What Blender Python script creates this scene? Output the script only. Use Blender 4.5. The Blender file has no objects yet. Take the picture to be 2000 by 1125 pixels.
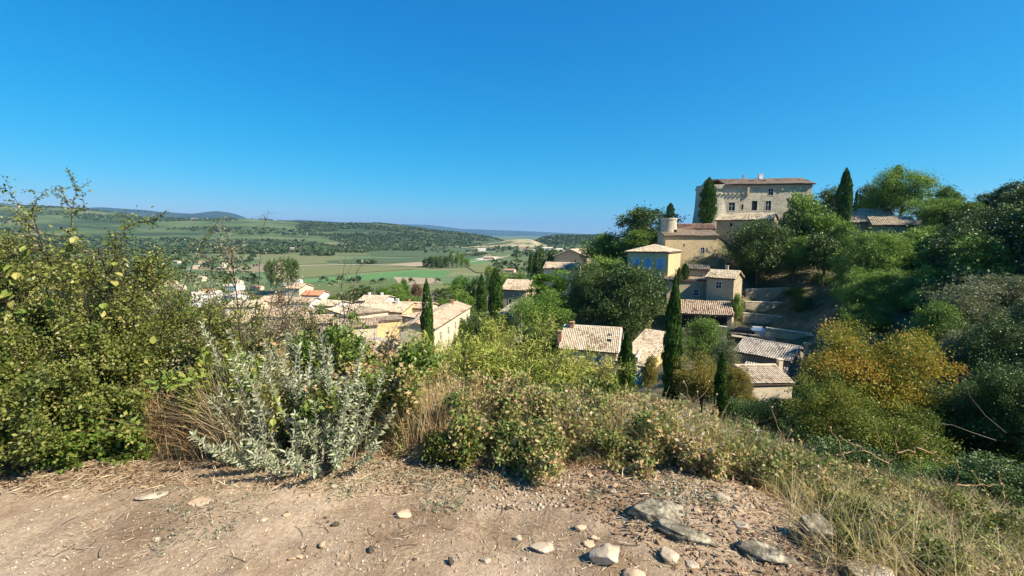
import bpy, math, random
import numpy as np
from mathutils import Vector, Matrix, Euler
R = math.radians
scene = bpy.context.scene
COL = scene.collection

# ------------------------------------------------------------------ camera, sky, sun, exposure
F_PX, PITCH, EYE = 900.0, R(6.62), 1.65
cam_d = bpy.data.cameras.new('camera'); cam = bpy.data.objects.new('camera', cam_d); COL.objects.link(cam)
cam_d.sensor_width = 36; cam_d.lens = 36 * F_PX / 2000
cam.location = (0, 0, EYE); cam.rotation_euler = (R(90) - PITCH, 0, 0)
cam_d.clip_start = 0.05; cam_d.clip_end = 90000
scene.camera = cam
SUN_AZ, SUN_EL = R(116), R(41)          # azimuth clockwise from the view direction (+Y)
world = bpy.data.worlds.new('World'); scene.world = world; world.use_nodes = True
wn = world.node_tree.nodes; wl = world.node_tree.links; wn.clear()
sky = wn.new('ShaderNodeTexSky'); sky.sky_type = 'NISHITA'; sky.sun_disc = False
sky.sun_elevation = SUN_EL; sky.sun_rotation = SUN_AZ
sky.altitude = 200; sky.air_density = 1.0; sky.dust_density = 0.1; sky.ozone_density = 4.0
bgd = wn.new('ShaderNodeBackground'); bgd.inputs['Strength'].default_value = 0.1; wo = wn.new('ShaderNodeOutputWorld')
# the phone's deep blue rendering of a clear sky: one tone curve per colour channel, the same for the whole sky
sep = wn.new('ShaderNodeSeparateColor'); cmb = wn.new('ShaderNodeCombineColor'); wl.new(sky.outputs[0], sep.inputs[0])
for c, (g_, k_) in enumerate(((3.0, .0085), (.86, .68), (.57, 1.62))):
    pw = wn.new('ShaderNodeMath'); pw.operation = 'POWER'; pw.inputs[1].default_value = g_; ml = wn.new('ShaderNodeMath'); ml.operation = 'MULTIPLY'; ml.inputs[1].default_value = k_
    wl.new(sep.outputs[c], pw.inputs[0]); wl.new(pw.outputs[0], ml.inputs[0]); wl.new(ml.outputs[0], cmb.inputs[c])
wl.new(cmb.outputs[0], bgd.inputs['Color']); wl.new(bgd.outputs[0], wo.inputs['Surface'])
sun_d = bpy.data.lights.new('sun', 'SUN'); sun = bpy.data.objects.new('sun', sun_d); COL.objects.link(sun)
sun_d.energy = 5.0; sun_d.angle = R(0.5); sun_d.color = (1.0, 0.91, 0.76)
SV = Vector((math.sin(SUN_AZ) * math.cos(SUN_EL), math.cos(SUN_AZ) * math.cos(SUN_EL), math.sin(SUN_EL)))
sun.rotation_euler = SV.to_track_quat('Z', 'Y').to_euler()
sun.location = (20, -20, 40)
scene.view_settings.view_transform = 'Standard'; scene.view_settings.look = 'None'
scene.view_settings.exposure = 0.96; scene.view_settings.gamma = 1.0; scene.view_settings.use_curve_mapping = False
scene.cycles.use_denoising = True
scene.cycles.max_bounces = 5; scene.cycles.diffuse_bounces = 3; scene.cycles.glossy_bounces = 2
scene.cycles.transmission_bounces = 3; scene.cycles.volume_bounces = 0; scene.cycles.transparent_max_bounces = 4

CP, SP = math.cos(PITCH), math.sin(PITCH)
def W(px, py, Y):
    """point that the photo's pixel (px, py of 2000 x 1125) shows when it lies Y metres ahead"""
    a, b = (px - 1000) / F_PX, (562.5 - py) / F_PX
    t = Y / (CP + b * SP)
    return Vector((a * t, Y, EYE + t * (b * CP - SP)))
def PX(x, y, z):
    dy, dz = y, z - EYE
    dep = dy * CP - dz * SP; up = dz * CP + dy * SP
    return 1000 + F_PX * x / dep, 562.5 - F_PX * up / dep

# ------------------------------------------------------------------ numpy noise
def _hash(i, j, k, s):
    n = (i * 374761393 + j * 668265263 + k * 2147483647 + s * 974634777) & 0xffffffff
    n = ((n ^ (n >> 13)) * 1274126177) & 0xffffffff
    return ((n ^ (n >> 16)) & 0xffff) / 65535.0
def vnoise(p, s=0):
    p = np.asarray(p, float); i = np.floor(p).astype(np.int64); f = p - i; f = f * f * (3 - 2 * f)
    o = 0
    for a in (0, 1):
        for b in (0, 1):
            for c in (0, 1):
                w = (f[:, 0] if a else 1 - f[:, 0]) * (f[:, 1] if b else 1 - f[:, 1]) * (f[:, 2] if c else 1 - f[:, 2])
                o = o + w * _hash(i[:, 0] + a, i[:, 1] + b, i[:, 2] + c, s)
    return o * 2 - 1
def fbm(p, oct=4, s=0):
    o = 0; a = 1.0; p = np.asarray(p, float).copy(); tot = 0
    for k in range(oct):
        o = o + a * vnoise(p, s + k * 17); tot += a; a *= .5; p = p * 2.03 + 11.3
    return o / tot
def nrm(v): return v / np.maximum(np.linalg.norm(v, axis=-1, keepdims=True), 1e-9)

# ------------------------------------------------------------------ mesh / object helpers
def mesh(name, V, F, mat=None, tint=None, smooth=False):
    V = np.asarray(V, np.float32).reshape(-1, 3)
    me = bpy.data.meshes.new(name)
    if isinstance(F, np.ndarray):
        k = F.shape[1]; n = len(F)
        me.vertices.add(len(V)); me.vertices.foreach_set('co', V.ravel())
        me.loops.add(n * k); me.loops.foreach_set('vertex_index', F.astype(np.int32).ravel())
        me.polygons.add(n)
        me.polygons.foreach_set('loop_start', np.arange(0, n * k, k, dtype=np.int32))
        me.polygons.foreach_set('loop_total', np.full(n, k, np.int32))
        me.update(calc_edges=True)
    else:
        me.from_pydata(V.tolist(), [], F); me.update()
    if tint is not None:
        a = me.attributes.new('tint', 'FLOAT', 'POINT'); a.data.foreach_set('value', np.asarray(tint, np.float32))
    if smooth: me.polygons.foreach_set('use_smooth', np.ones(len(me.polygons), bool))
    if mat is not None: me.materials.append(mat)
    return me
def obj(name, me, parent=None, loc=None, kind=None, label=None, cat=None, group=None):
    o = bpy.data.objects.new(name, me); COL.objects.link(o)
    if parent is not None: o.parent = parent
    if loc is not None: o.location = loc
    if kind: o['kind'] = kind
    if label: o['label'] = label
    if cat: o['category'] = cat
    if group: o['group'] = group
    return o
def thing(name, label, cat, loc=(0, 0, 0), rotz=0.0, group=None):
    o = obj(name, None, None, loc, None, label, cat, group); o.rotation_euler = (0, 0, rotz); return o

class MB:
    """collects polygons into one mesh"""
    def __init__(s): s.v = []; s.f = []
    def poly(s, pts):
        n = len(s.v); s.v += [tuple(p) for p in pts]; s.f.append(list(range(n, n + len(pts))))
    def box(s, x0, x1, y0, y1, z0, z1):
        n = len(s.v)
        s.v += [(x0,y0,z0),(x1,y0,z0),(x1,y1,z0),(x0,y1,z0),(x0,y0,z1),(x1,y0,z1),(x1,y1,z1),(x0,y1,z1)]
        s.f += [[n+a for a in q] for q in ((0,3,2,1),(4,5,6,7),(0,1,5,4),(1,2,6,5),(2,3,7,6),(3,0,4,7))]
    def xbox(s, M, a, b, c, d, e, f):
        n = len(s.v); s.box(a, b, c, d, e, f)
        for i in range(n, n + 8): s.v[i] = tuple(M @ Vector(s.v[i]))
    def cyl(s, x, y, z0, z1, r0, r1, n=16):
        k = len(s.v)
        for r, z in ((r0, z0), (r1, z1)):
            s.v += [(x + r*math.cos(2*math.pi*i/n), y + r*math.sin(2*math.pi*i/n), z) for i in range(n)]
        s.f += [[k+i, k+(i+1) % n, k+n+(i+1) % n, k+n+i] for i in range(n)]
        s.f += [[k+i for i in range(n)][::-1], [k+n+i for i in range(n)]]
    def mesh(s, name, mat): return mesh(name, s.v, s.f, mat)

def tubes(lines, sides=4):
    """lines: list of (points k x 3, radii k)"""
    V = []; F = []; n0 = 0
    cs = np.array([[math.cos(2*math.pi*i/sides), math.sin(2*math.pi*i/sides)] for i in range(sides)])
    for P, r in lines:
        P = np.asarray(P, float); k = len(P); r = np.broadcast_to(np.asarray(r, float), (k,))
        T = np.gradient(P, axis=0); T = nrm(T)
        ref = np.array([0, 0, 1.]) if abs(T[0, 2]) < .9 else np.array([1., 0, 0])
        A = nrm(np.cross(T, ref)); B = np.cross(T, A)
        ring = P[:, None, :] + r[:, None, None] * (cs[None, :, 0:1] * A[:, None, :] + cs[None, :, 1:2] * B[:, None, :])
        V.append(ring.reshape(-1, 3))
        i = np.arange(k - 1)[:, None] * sides; j = np.arange(sides)[None, :]; j2 = (j + 1) % sides
        F.append((n0 + np.stack([i + j, i + j2, i + sides + j2, i + sides + j], -1)).reshape(-1, 4))
        n0 += k * sides
    return np.concatenate(V), np.concatenate(F)

def leaves(C, D, L, Wd, rng, fold=.18, up=.4):
    """diamond leaves: base C, axis D (unit), length L, width Wd"""
    n = len(C); L = np.broadcast_to(L, (n,))[:, None]; Wd = np.broadcast_to(Wd, (n,))[:, None]
    N = rng.normal(size=(n, 3)); N[:, 2] += up * 2
    S = nrm(np.cross(D, N)); N = np.cross(S, D)
    V = np.stack([C, C + D*L*.45 + S*Wd*.5 + N*Wd*fold, C + D*L, C + D*L*.45 - S*Wd*.5 + N*Wd*fold], 1)
    return V.reshape(-1, 3), np.arange(n * 4).reshape(-1, 4)

def blades(B, H, lean, Wd, rng, seg=3):
    """grass blades: base B (n,3), height H (n), lean (n,2) sideways reach, width Wd"""
    n = len(B); ang = rng.uniform(0, 2*np.pi, n); S = np.stack([np.cos(ang), np.sin(ang), np.zeros(n)], 1)
    V = []
    for i in range(seg + 1):
        t = i / seg
        P = B + np.stack([lean[:, 0]*t**1.8, lean[:, 1]*t**1.8, H*(t - .25*t*t*np.minimum(1, np.hypot(lean[:, 0], lean[:, 1])/np.maximum(H, .01)))], 1)
        w = (Wd * (1 - t*.85) * .5)[:, None] if hasattr(Wd, '__len__') else Wd * (1 - t*.85) * .5
        V += [P - S*w, P + S*w]
    V = np.stack(V, 1); k = 2*(seg + 1)
    base = (np.arange(n)*k)[:, None]
    F = np.concatenate([base + np.array([2*i, 2*i+1, 2*i+3, 2*i+2])[None] for i in range(seg)])
    return V.reshape(-1, 3), F

# ------------------------------------------------------------------ material helpers
def newmat(name):
    m = bpy.data.materials.new(name); m.use_nodes = True; nt = m.node_tree; nt.nodes.clear()
    out = nt.nodes.new('ShaderNodeOutputMaterial'); return m, nt, out
def N(nt, t, **kw):
    n = nt.nodes.new(t)
    for k, v in kw.items():
        if k in n.inputs: n.inputs[k].default_value = v
        else: setattr(n, k, v)
    return n
def ramp(nt, cols, pos=None, interp='LINEAR'):
    r = nt.nodes.new('ShaderNodeValToRGB'); e = r.color_ramp.elements; r.color_ramp.interpolation = interp
    pos = pos or [i / (len(cols) - 1) for i in range(len(cols))]
    while len(e) < len(cols): e.new(.5)
    for i, (c, p) in enumerate(zip(cols, pos)): e[i].position = p; e[i].color = (*c, 1)
    return r
def leafmat(name, cols, trans=.3, rough=.5, spec=.3, pos=None):
    m, nt, out = newmat(name); L = nt.links
    a = N(nt, 'ShaderNodeAttribute', attribute_name='tint'); r = ramp(nt, cols, pos); L.new(a.outputs['Fac'], r.inputs[0])
    p = N(nt, 'ShaderNodeBsdfPrincipled', Roughness=rough); p.inputs['Specular IOR Level'].default_value = spec
    t = N(nt, 'ShaderNodeBsdfTranslucent'); mx = N(nt, 'ShaderNodeMixShader'); mx.inputs[0].default_value = trans
    L.new(r.outputs[0], p.inputs['Base Color']); L.new(r.outputs[0], t.inputs['Color'])
    L.new(p.outputs[0], mx.inputs[1]); L.new(t.outputs[0], mx.inputs[2]); L.new(mx.outputs[0], out.inputs[0]); return m
def noisemat(name, cols, scale=5, rough=.9, bump=.3, detail=6, bscale=None, pos=None, dist=.02, vec=(1, 1, 1), coord='Object'):
    m, nt, out = newmat(name); L = nt.links
    tc = N(nt, 'ShaderNodeTexCoord'); mp = N(nt, 'ShaderNodeMapping'); mp.inputs['Scale'].default_value = vec
    L.new(tc.outputs[coord], mp.inputs[0])
    n = N(nt, 'ShaderNodeTexNoise', Scale=scale, Detail=detail, Roughness=.62); L.new(mp.outputs[0], n.inputs['Vector'])
    r = ramp(nt, cols, pos or [.3 + .4 * i / max(1, len(cols) - 1) for i in range(len(cols))]); L.new(n.outputs[0], r.inputs[0])
    p = N(nt, 'ShaderNodeBsdfPrincipled', Roughness=rough); p.inputs['Specular IOR Level'].default_value = .2
    L.new(r.outputs[0], p.inputs['Base Color']); L.new(p.outputs[0], out.inputs[0])
    if bump:
        n2 = N(nt, 'ShaderNodeTexNoise', Scale=bscale or scale * 3, Detail=6); L.new(mp.outputs[0], n2.inputs['Vector'])
        b = N(nt, 'ShaderNodeBump', Strength=bump, Distance=dist); L.new(n2.outputs[0], b.inputs['Height']); L.new(b.outputs[0], p.inputs['Normal'])
    return m
def masonry(name, cols, mortar, size=.32, bump=.6, stain=(.25, .22, .17), amt=.45):
    """rubble stone: cells of a 3D Voronoi, joints recessed by bump"""
    m, nt, out = newmat(name); L = nt.links
    tc = N(nt, 'ShaderNodeTexCoord'); mp = N(nt, 'ShaderNodeMapping'); mp.inputs['Scale'].default_value = (1, 1, 1.9); L.new(tc.outputs['Object'], mp.inputs[0])
    v = N(nt, 'ShaderNodeTexVoronoi', Scale=1/size, Randomness=.8); L.new(mp.outputs[0], v.inputs['Vector'])
    e = N(nt, 'ShaderNodeTexVoronoi', Scale=1/size, Randomness=.8, feature='DISTANCE_TO_EDGE'); L.new(mp.outputs[0], e.inputs['Vector'])
    sep = N(nt, 'ShaderNodeSeparateColor'); L.new(v.outputs['Color'], sep.inputs[0])
    r = ramp(nt, cols); L.new(sep.outputs[0], r.inputs[0])
    er = ramp(nt, [(0, 0, 0), (1, 1, 1)], [.02, .13]); L.new(e.outputs[0], er.inputs[0])
    mx = N(nt, 'ShaderNodeMix', data_type='RGBA'); mx.inputs['A'].default_value = (*mortar, 1)
    L.new(er.outputs[0], mx.inputs['Factor']); L.new(r.outputs[0], mx.inputs['B'])
    n = N(nt, 'ShaderNodeTexNoise', Scale=.35, Detail=7, Roughness=.7); L.new(mp.outputs[0], n.inputs['Vector'])
    nr = ramp(nt, [(0, 0, 0), (1, 1, 1)], [.42, .62]); L.new(n.outputs[0], nr.inputs[0])
    mu = N(nt, 'ShaderNodeMath', operation='MULTIPLY'); mu.inputs[1].default_value = amt; L.new(nr.outputs[0], mu.inputs[0])
    m2 = N(nt, 'ShaderNodeMix', data_type='RGBA'); m2.inputs['B'].default_value = (*stain, 1)
    L.new(mu.outputs[0], m2.inputs['Factor']); L.new(mx.outputs['Result'], m2.inputs['A'])
    p = N(nt, 'ShaderNodeBsdfPrincipled', Roughness=.9); p.inputs['Specular IOR Level'].default_value = .15
    L.new(m2.outputs['Result'], p.inputs['Base Color'])
    b = N(nt, 'ShaderNodeBump', Strength=bump, Distance=.05); L.new(er.outputs[0], b.inputs['Height']); L.new(b.outputs[0], p.inputs['Normal'])
    L.new(p.outputs[0], out.inputs[0]); return m
def plain(name, col, rough=.6, metal=0, var=.12, scale=3):
    c2 = tuple(c * (1 - var) for c in col); c3 = tuple(min(1, c * (1 + var)) for c in col)
    m = noisemat(name, [c2, col, c3], scale, rough, .05)
    for n in m.node_tree.nodes:
        if n.type == 'BSDF_PRINCIPLED': n.inputs['Metallic'].default_value = metal
    return m

MT = {}
MT['stone'] = masonry('rubble stone', [(.36,.27,.16),(.50,.39,.24),(.60,.48,.31),(.42,.34,.22),(.54,.41,.24)], (.48,.40,.28))
MT['stone_gold'] = masonry('golden stone', [(.48,.34,.16),(.64,.48,.24),(.70,.54,.30),(.54,.40,.20)], (.58,.45,.27), .34, .4, (.34,.27,.17), .3)
MT['stone_grey'] = masonry('weathered castle stone', [(.42,.36,.25),(.58,.51,.38),(.66,.58,.43),(.50,.43,.29)], (.54,.47,.34), .55, .6, (.30,.28,.22), .55)
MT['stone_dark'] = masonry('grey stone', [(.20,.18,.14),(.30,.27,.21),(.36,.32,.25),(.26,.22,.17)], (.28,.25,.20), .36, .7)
MT['render_cream'] = noisemat('cream render', [(.60,.50,.33),(.68,.57,.39),(.74,.63,.45)], 1.2, .9, .15, dist=.01)
MT['render_pink'] = noisemat('pinkish render', [(.52,.40,.28),(.60,.47,.33),(.66,.53,.38)], 1.2, .9, .15, dist=.01)
MT['render_gold'] = noisemat('ochre render', [(.56,.40,.18),(.64,.48,.24),(.70,.53,.29)], 1.0, .9, .15, dist=.01)
MT['render_white'] = noisemat('white render', [(.66,.63,.57),(.74,.71,.65),(.78,.76,.71)], 1.2, .9, .1, dist=.01)
MT['trim'] = noisemat('pale dressed stone', [(.55,.48,.36),(.65,.57,.44)], 3, .85, .1, dist=.01)
MT['mortar_edge'] = noisemat('lime mortar verge', [(.55,.49,.40),(.68,.62,.52)], 4, .9, .3)
def tilemat(name, cols): return leafmat(name, cols, 0.0, .85, .2)
MT['tile'] = tilemat('sun bleached canal tile', [(.24,.15,.10),(.42,.30,.20),(.52,.39,.26),(.58,.45,.31),(.46,.30,.19),(.63,.52,.38)])
MT['tile_pale'] = tilemat('pale canal tile', [(.30,.22,.14),(.50,.395,.26),(.60,.485,.33),(.67,.56,.40),(.48,.34,.22)])
MT['tile_brown'] = tilemat('old brown canal tile', [(.12,.08,.06),(.26,.17,.12),(.34,.22,.15),(.42,.28,.19)])
MT['tile_red'] = tilemat('orange canal tile', [(.42,.17,.09),(.52,.24,.13),(.58,.30,.17)])
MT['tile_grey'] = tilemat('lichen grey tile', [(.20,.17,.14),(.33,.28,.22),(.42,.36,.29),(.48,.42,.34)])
MT['under'] = noisemat('roof board', [(.16,.11,.08),(.26,.18,.13)], 3, .9, .1)
MT['glass'] = plain('window glass', (.02, .025, .03), .12)
MT['dark'] = plain('dark opening', (.02, .018, .016), .8)  # near-black fill that paints the shade inside openings; also tyres
MT['frame_white'] = plain('white joinery', (.7, .7, .68), .5)
MT['frame_wood'] = plain('brown joinery', (.18, .11, .06), .6)
MT['blue'] = plain('blue shutter paint', (.20, .40, .68), .55)
MT['lav'] = plain('pale blue shutter paint', (.50, .56, .68), .6)
MT['green'] = plain('grey green shutter paint', (.36, .48, .36), .6)
MT['brick'] = noisemat('red brick', [(.42,.20,.12),(.52,.28,.18)], 6, .9, .2)
MT['metal_grey'] = plain('zinc sheet', (.38, .42, .47), .5, .3)
MT['white_plastic'] = plain('white enamel', (.8, .8, .8), .3)
MT['wood_grey'] = noisemat('weathered timber', [(.22,.18,.13),(.36,.30,.23)], 8, .85, .2)
MT['bark'] = noisemat('bark', [(.05,.04,.03),(.12,.09,.065),(.18,.15,.11)], 6, .9, .5, vec=(1, 1, .25))
MT['twig'] = noisemat('dark twig', [(.05,.035,.028),(.11,.08,.06)], 20, .8, 0)
MT['twig_grey'] = noisemat('grey twig', [(.20,.17,.13),(.36,.31,.25)], 20, .8, 0)
MT['stalk'] = noisemat('dry stalk', [(.30,.17,.08),(.48,.32,.17)], 20, .7, 0)
# foliage: tint runs through the leaf colours of the species
MT['oak'] = leafmat('holm oak leaves', [(.022,.038,.012),(.042,.070,.018),(.075,.11,.028),(.13,.16,.055)], .15, .45, .35)
MT['oak2'] = leafmat('bushy oak leaves', [(.045,.075,.018),(.085,.135,.027),(.14,.195,.04),(.21,.25,.07)], .25)
MT['pine'] = leafmat('bright pine needles', [(.03,.08,.012),(.07,.16,.018),(.11,.23,.028),(.18,.28,.05)], .25)
MT['green_tree'] = leafmat('light green leaves', [(.065,.115,.022),(.12,.195,.035),(.19,.27,.055),(.27,.32,.085)], .3)
MT['olive_tree'] = leafmat('grey green leaves', [(.07,.09,.05),(.13,.16,.09),(.19,.22,.13),(.27,.29,.19)], .2)
MT['cypress'] = leafmat('cypress sprays', [(.012,.035,.010),(.03,.075,.016),(.055,.12,.022),(.09,.16,.035)], .12, .55, .2)
MT['autumn'] = leafmat('turning leaves', [(.06,.09,.012),(.13,.18,.02),(.24,.25,.028),(.36,.28,.035),(.48,.29,.05),(.52,.22,.06)], .35)
MT['rust_tree'] = leafmat('reddish brown leaves', [(.09,.05,.03),(.17,.08,.045),(.22,.11,.06)], .2)
MT['yellow_bush'] = leafmat('yellowing leaves', [(.10,.12,.02),(.20,.19,.03),(.32,.25,.05),(.38,.22,.06)], .3)
MT['broom'] = leafmat('broom stems', [(.13,.18,.025),(.25,.30,.045),(.36,.38,.06),(.46,.42,.10),(.46,.32,.15)], .15)
MT['autumn_low'] = leafmat('green and yellow leaves', [(.05,.08,.012),(.09,.14,.018),(.16,.20,.025),(.28,.27,.035),(.42,.32,.05)], .3)
for k_, (r_, g_, b_) in dict(oak=(1.35, 1.4, 1.1), oak2=(1.3, 1.4, 1.05), green_tree=(1.2, 1.25, 1.0), pine=(1.15, 1.05, .8), cypress=(1.3, 1.15, .9), olive_tree=(1.2, 1.1, .9)).items():
    for n_ in MT[k_].node_tree.nodes:
        if n_.type == 'VALTORGB':
            for e_ in n_.color_ramp.elements: c_ = e_.color; e_.color = (c_[0] * r_, c_[1] * g_, c_[2] * b_, 1)
# ------------------------------------------------------------------ terrain
ZP = -45.0
CPTS = []
def az(px, *yz):
    k = (px - 1000) / F_PX
    for Y, z in yz: CPTS.append((k * Y, Y, z))
for x in (-8, -5, -2.5, 0, 1.2):
    for y in (-3, -1, 0.5, 2, 3.2): CPTS.append((x, y, 0))
CPTS += [(2.6,2.2,-.25),(3.9,3.3,-.68),(1.8,2,0),(2.5,1,-.15),(4.5,2.5,-.8),(6,4.5,-1.9),(3,0,-.3),(5,0,-1.2),(3,4.3,-1.15),(2.1,3.6,-.35),(3.2,2.6,-.5)]
az(1000,(5,-.5),(8,-2.2),(12,-4),(25,-9),(45,-16),(70,-21),(100,-25),(150,-29),(220,-36),(350,-45),(1200,-45))
az(550,(5,-.3),(7,-1.2),(12,-4.5),(25,-11),(60,-20.5),(80,-23),(110,-23.5),(160,-26.5),(220,-34),(350,-45),(1200,-45))
az(750,(60,-21),(85,-24.5),(110,-23.5),(150,-26),(220,-35))
az(880,(60,-21),(90,-25.5),(120,-25.5),(160,-28),(220,-35))
az(100,(6,0),(8,-1.0),(12,-4),(25,-10),(60,-21),(120,-32),(200,-40),(350,-45),(1200,-45))
az(-600,(5,0),(12,-4),(30,-12),(80,-25),(200,-40),(500,-45))
az(1100,(75,-21),(100,-23),(128,-20),(150,-13),(175,-20),(230,-34),(350,-45))
az(1225,(60,-19.5),(80,-21),(95,-14),(110,-7),(130,-5),(165,-18),(230,-36))
az(1300,(5,-.8),(10,-3.8),(20,-8),(40,-13.2),(60,-18),(75,-19),(86,-16.5),(98,-7),(110,-1),(125,0),(170,-14),(260,-38))
az(1400,(5,-.9),(12,-5),(32,-11.7),(50,-17),(65,-18.5),(80,-17),(87,-16),(93,-12),(100,-5),(108,.5),(120,3),(150,0),(220,-25),(350,-42))
az(1500,(4.5,-.8),(8,-3),(15,-7.5),(30,-14),(50,-18.5),(65,-18),(82,-16),(95,-12),(105,-4),(115,1.5),(125,4),(160,0))
az(1600,(4.5,-.9),(8,-3.2),(24,-12),(45,-18),(65,-17),(85,-12),(100,-4),(115,1.5),(150,0))
az(1700,(5,-1.2),(9,-4.5),(24,-13),(45,-17),(65,-10.5),(85,-4.5),(105,-1),(120,1.0),(180,0))
az(1850,(5,-1.4),(10,-5),(20,-11),(35,-14),(50,-11),(70,-5.5),(90,0.8),(110,4.5),(200,0))
az(2000,(6,-2),(10,-5.5),(20,-10),(32,-9),(45,-4.5),(60,-1.5),(75,2.5),(90,6),(160,5))
CPTS += [(60,30,-2),(80,50,8),(110,62,23),(105,30,20),(60,8,2),(32,4,-5),(30,-15,-2),(60,-20,10),(120,0,28),(150,80,30),(150,160,10),  # includes an out-of-view hill at right, added to shade the right slope
 (0,-6,.2),(0,-20,1.5),(-30,-10,-3),(30,-30,4),(0,-60,6),(-100,-50,-22),(-300,-100,-45),(0,-300,-30),(300,-200,0),(400,200,-20),(-1200,0,-45),(0,-1200,-45),(1200,0,-45),(400,900,-45)]
CPTS = np.array(CPTS, float)
def warp(x, y):
    r = np.hypot(x, y) + 1e-6; g = np.log1p(r / 4) / r
    return np.stack([x * g, y * g], -1)
_P = warp(CPTS[:, 0], CPTS[:, 1]); _n = len(_P)
_A = np.linalg.norm(_P[:, None] - _P[None], axis=-1); _Q = np.c_[np.ones(_n), _P]
_S = np.block([[_A - np.eye(_n) * .002, _Q], [_Q.T, np.zeros((3, 3))]])
_wt = np.linalg.solve(_S, np.r_[CPTS[:, 2], 0, 0, 0])
def ss(a, b, x): t = np.clip((x - a) / (b - a), 0, 1); return t * t * (3 - 2 * t)
def H0(x, y):
    x = np.asarray(x, float).ravel(); y = np.asarray(y, float).ravel(); out = np.empty(len(x))
    for i in range(0, len(x), 20000):
        q = warp(x[i:i+20000], y[i:i+20000])
        out[i:i+20000] = np.linalg.norm(q[:, None] - _P[None], axis=-1) @ _wt[:_n] + _wt[_n] + q @ _wt[_n+1:]
    r = np.hypot(x, y)
    nz = fbm(np.stack([x / 14, y / 14, 0 * x], 1), 3, 3) * 1.1 * ss(12, 60, r) + fbm(np.stack([x / 1.3, y / 1.3, 0 * x], 1), 2, 9) * .05
    out = out + nz
    m = ss(330, 400, r)
    return out * (1 - m) + ZP * m
def Hs(x, y): return float(H0([x], [y])[0])

def ground_mat():
    m, nt, out = newmat('hillside scrub'); L = nt.links
    tc = N(nt, 'ShaderNodeTexCoord')
    a = N(nt, 'ShaderNodeTexNoise', Scale=.25, Detail=8, Roughness=.7); L.new(tc.outputs['Object'], a.inputs['Vector'])
    r = ramp(nt, [(.045,.055,.018),(.09,.09,.035),(.17,.13,.065),(.26,.19,.11)], [.35,.47,.56,.68]); L.new(a.outputs[0], r.inputs[0])
    b = N(nt, 'ShaderNodeTexNoise', Scale=3, Detail=8, Roughness=.7); L.new(tc.outputs['Object'], b.inputs['Vector'])
    p = N(nt, 'ShaderNodeBsdfPrincipled', Roughness=.95); L.new(r.outputs[0], p.inputs['Base Color'])
    bp = N(nt, 'ShaderNodeBump', Strength=1, Distance=.15); L.new(b.outputs[0], bp.inputs['Height']); L.new(bp.outputs[0], p.inputs['Normal'])
    L.new(p.outputs[0], out.inputs[0]); return m
MT['ground'] = ground_mat()
def polar(radii, angs):
    rr, aa = np.meshgrid(radii, angs, indexing='ij'); x = rr * np.sin(aa); y = rr * np.cos(aa)
    nr, na = rr.shape; i = np.arange(nr - 1)[:, None] * na; j = np.arange(na)[None]; j2 = (j + 1) % na
    F = np.stack([i + j, i + na + j, i + na + j2, i + j2], -1).reshape(-1, 4)
    return x.ravel(), y.ravel(), F
angs = np.concatenate([np.linspace(R(-62), R(62), 300, endpoint=False), np.linspace(R(62), R(298), 70, endpoint=False)])
rad = np.concatenate([[.05], np.geomspace(.5, 420, 210)])
gx, gy, gF = polar(rad, angs)
gz = H0(gx, gy)
gz -= .09 * ss(1.15, .85, np.maximum(np.abs((gx + .8) / 5.6), np.abs((gy - 1.6) / 3.2)))
obj('hillside_ground', mesh('hillside_ground', np.c_[gx, gy, gz], gF, MT['ground'], smooth=True), kind='structure')

def plain_mat():
    m, nt, out = newmat('plain patchwork'); L = nt.links
    tc = N(nt, 'ShaderNodeTexCoord'); mp = N(nt, 'ShaderNodeMapping'); mp.inputs['Rotation'].default_value = (0, 0, .5); L.new(tc.outputs['Object'], mp.inputs[0])
    mp.inputs['Scale'].default_value = (.0042, .0075, .0042)
    v = N(nt, 'ShaderNodeTexVoronoi', Scale=1, Randomness=.75, distance='CHEBYCHEV'); L.new(mp.outputs[0], v.inputs['Vector'])
    sep = N(nt, 'ShaderNodeSeparateColor'); L.new(v.outputs['Color'], sep.inputs[0])
    r = ramp(nt, [(.07,.11,.03),(.11,.16,.04),(.16,.17,.06),(.07,.12,.035),(.24,.19,.10),(.10,.15,.05),(.14,.17,.05),(.06,.10,.03)],
             [0,.14,.28,.42,.56,.66,.8,.92], 'CONSTANT'); L.new(sep.outputs[0], r.inputs[0])
    w = N(nt, 'ShaderNodeTexNoise', Scale=.03, Detail=8, Roughness=.7); L.new(tc.outputs['Object'], w.inputs['Vector'])
    mx = N(nt, 'ShaderNodeMix', data_type='RGBA', blend_type='OVERLAY'); mx.inputs['Factor'].default_value = .6
    L.new(r.outputs[0], mx.inputs['A']); L.new(w.outputs[0], mx.inputs['B'])
    p = N(nt, 'ShaderNodeBsdfPrincipled', Roughness=.95); L.new(mx.outputs['Result'], p.inputs['Base Color']); L.new(p.outputs[0], out.inputs[0]); return m
MT['plain'] = plain_mat()
px_, py_, pF = polar(np.geomspace(419.5, 26000, 60), angs)
obj('plain_ground', mesh('plain_ground', np.c_[px_, py_, np.full(len(px_), ZP - .02)], pF, MT['plain']), kind='structure')

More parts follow.
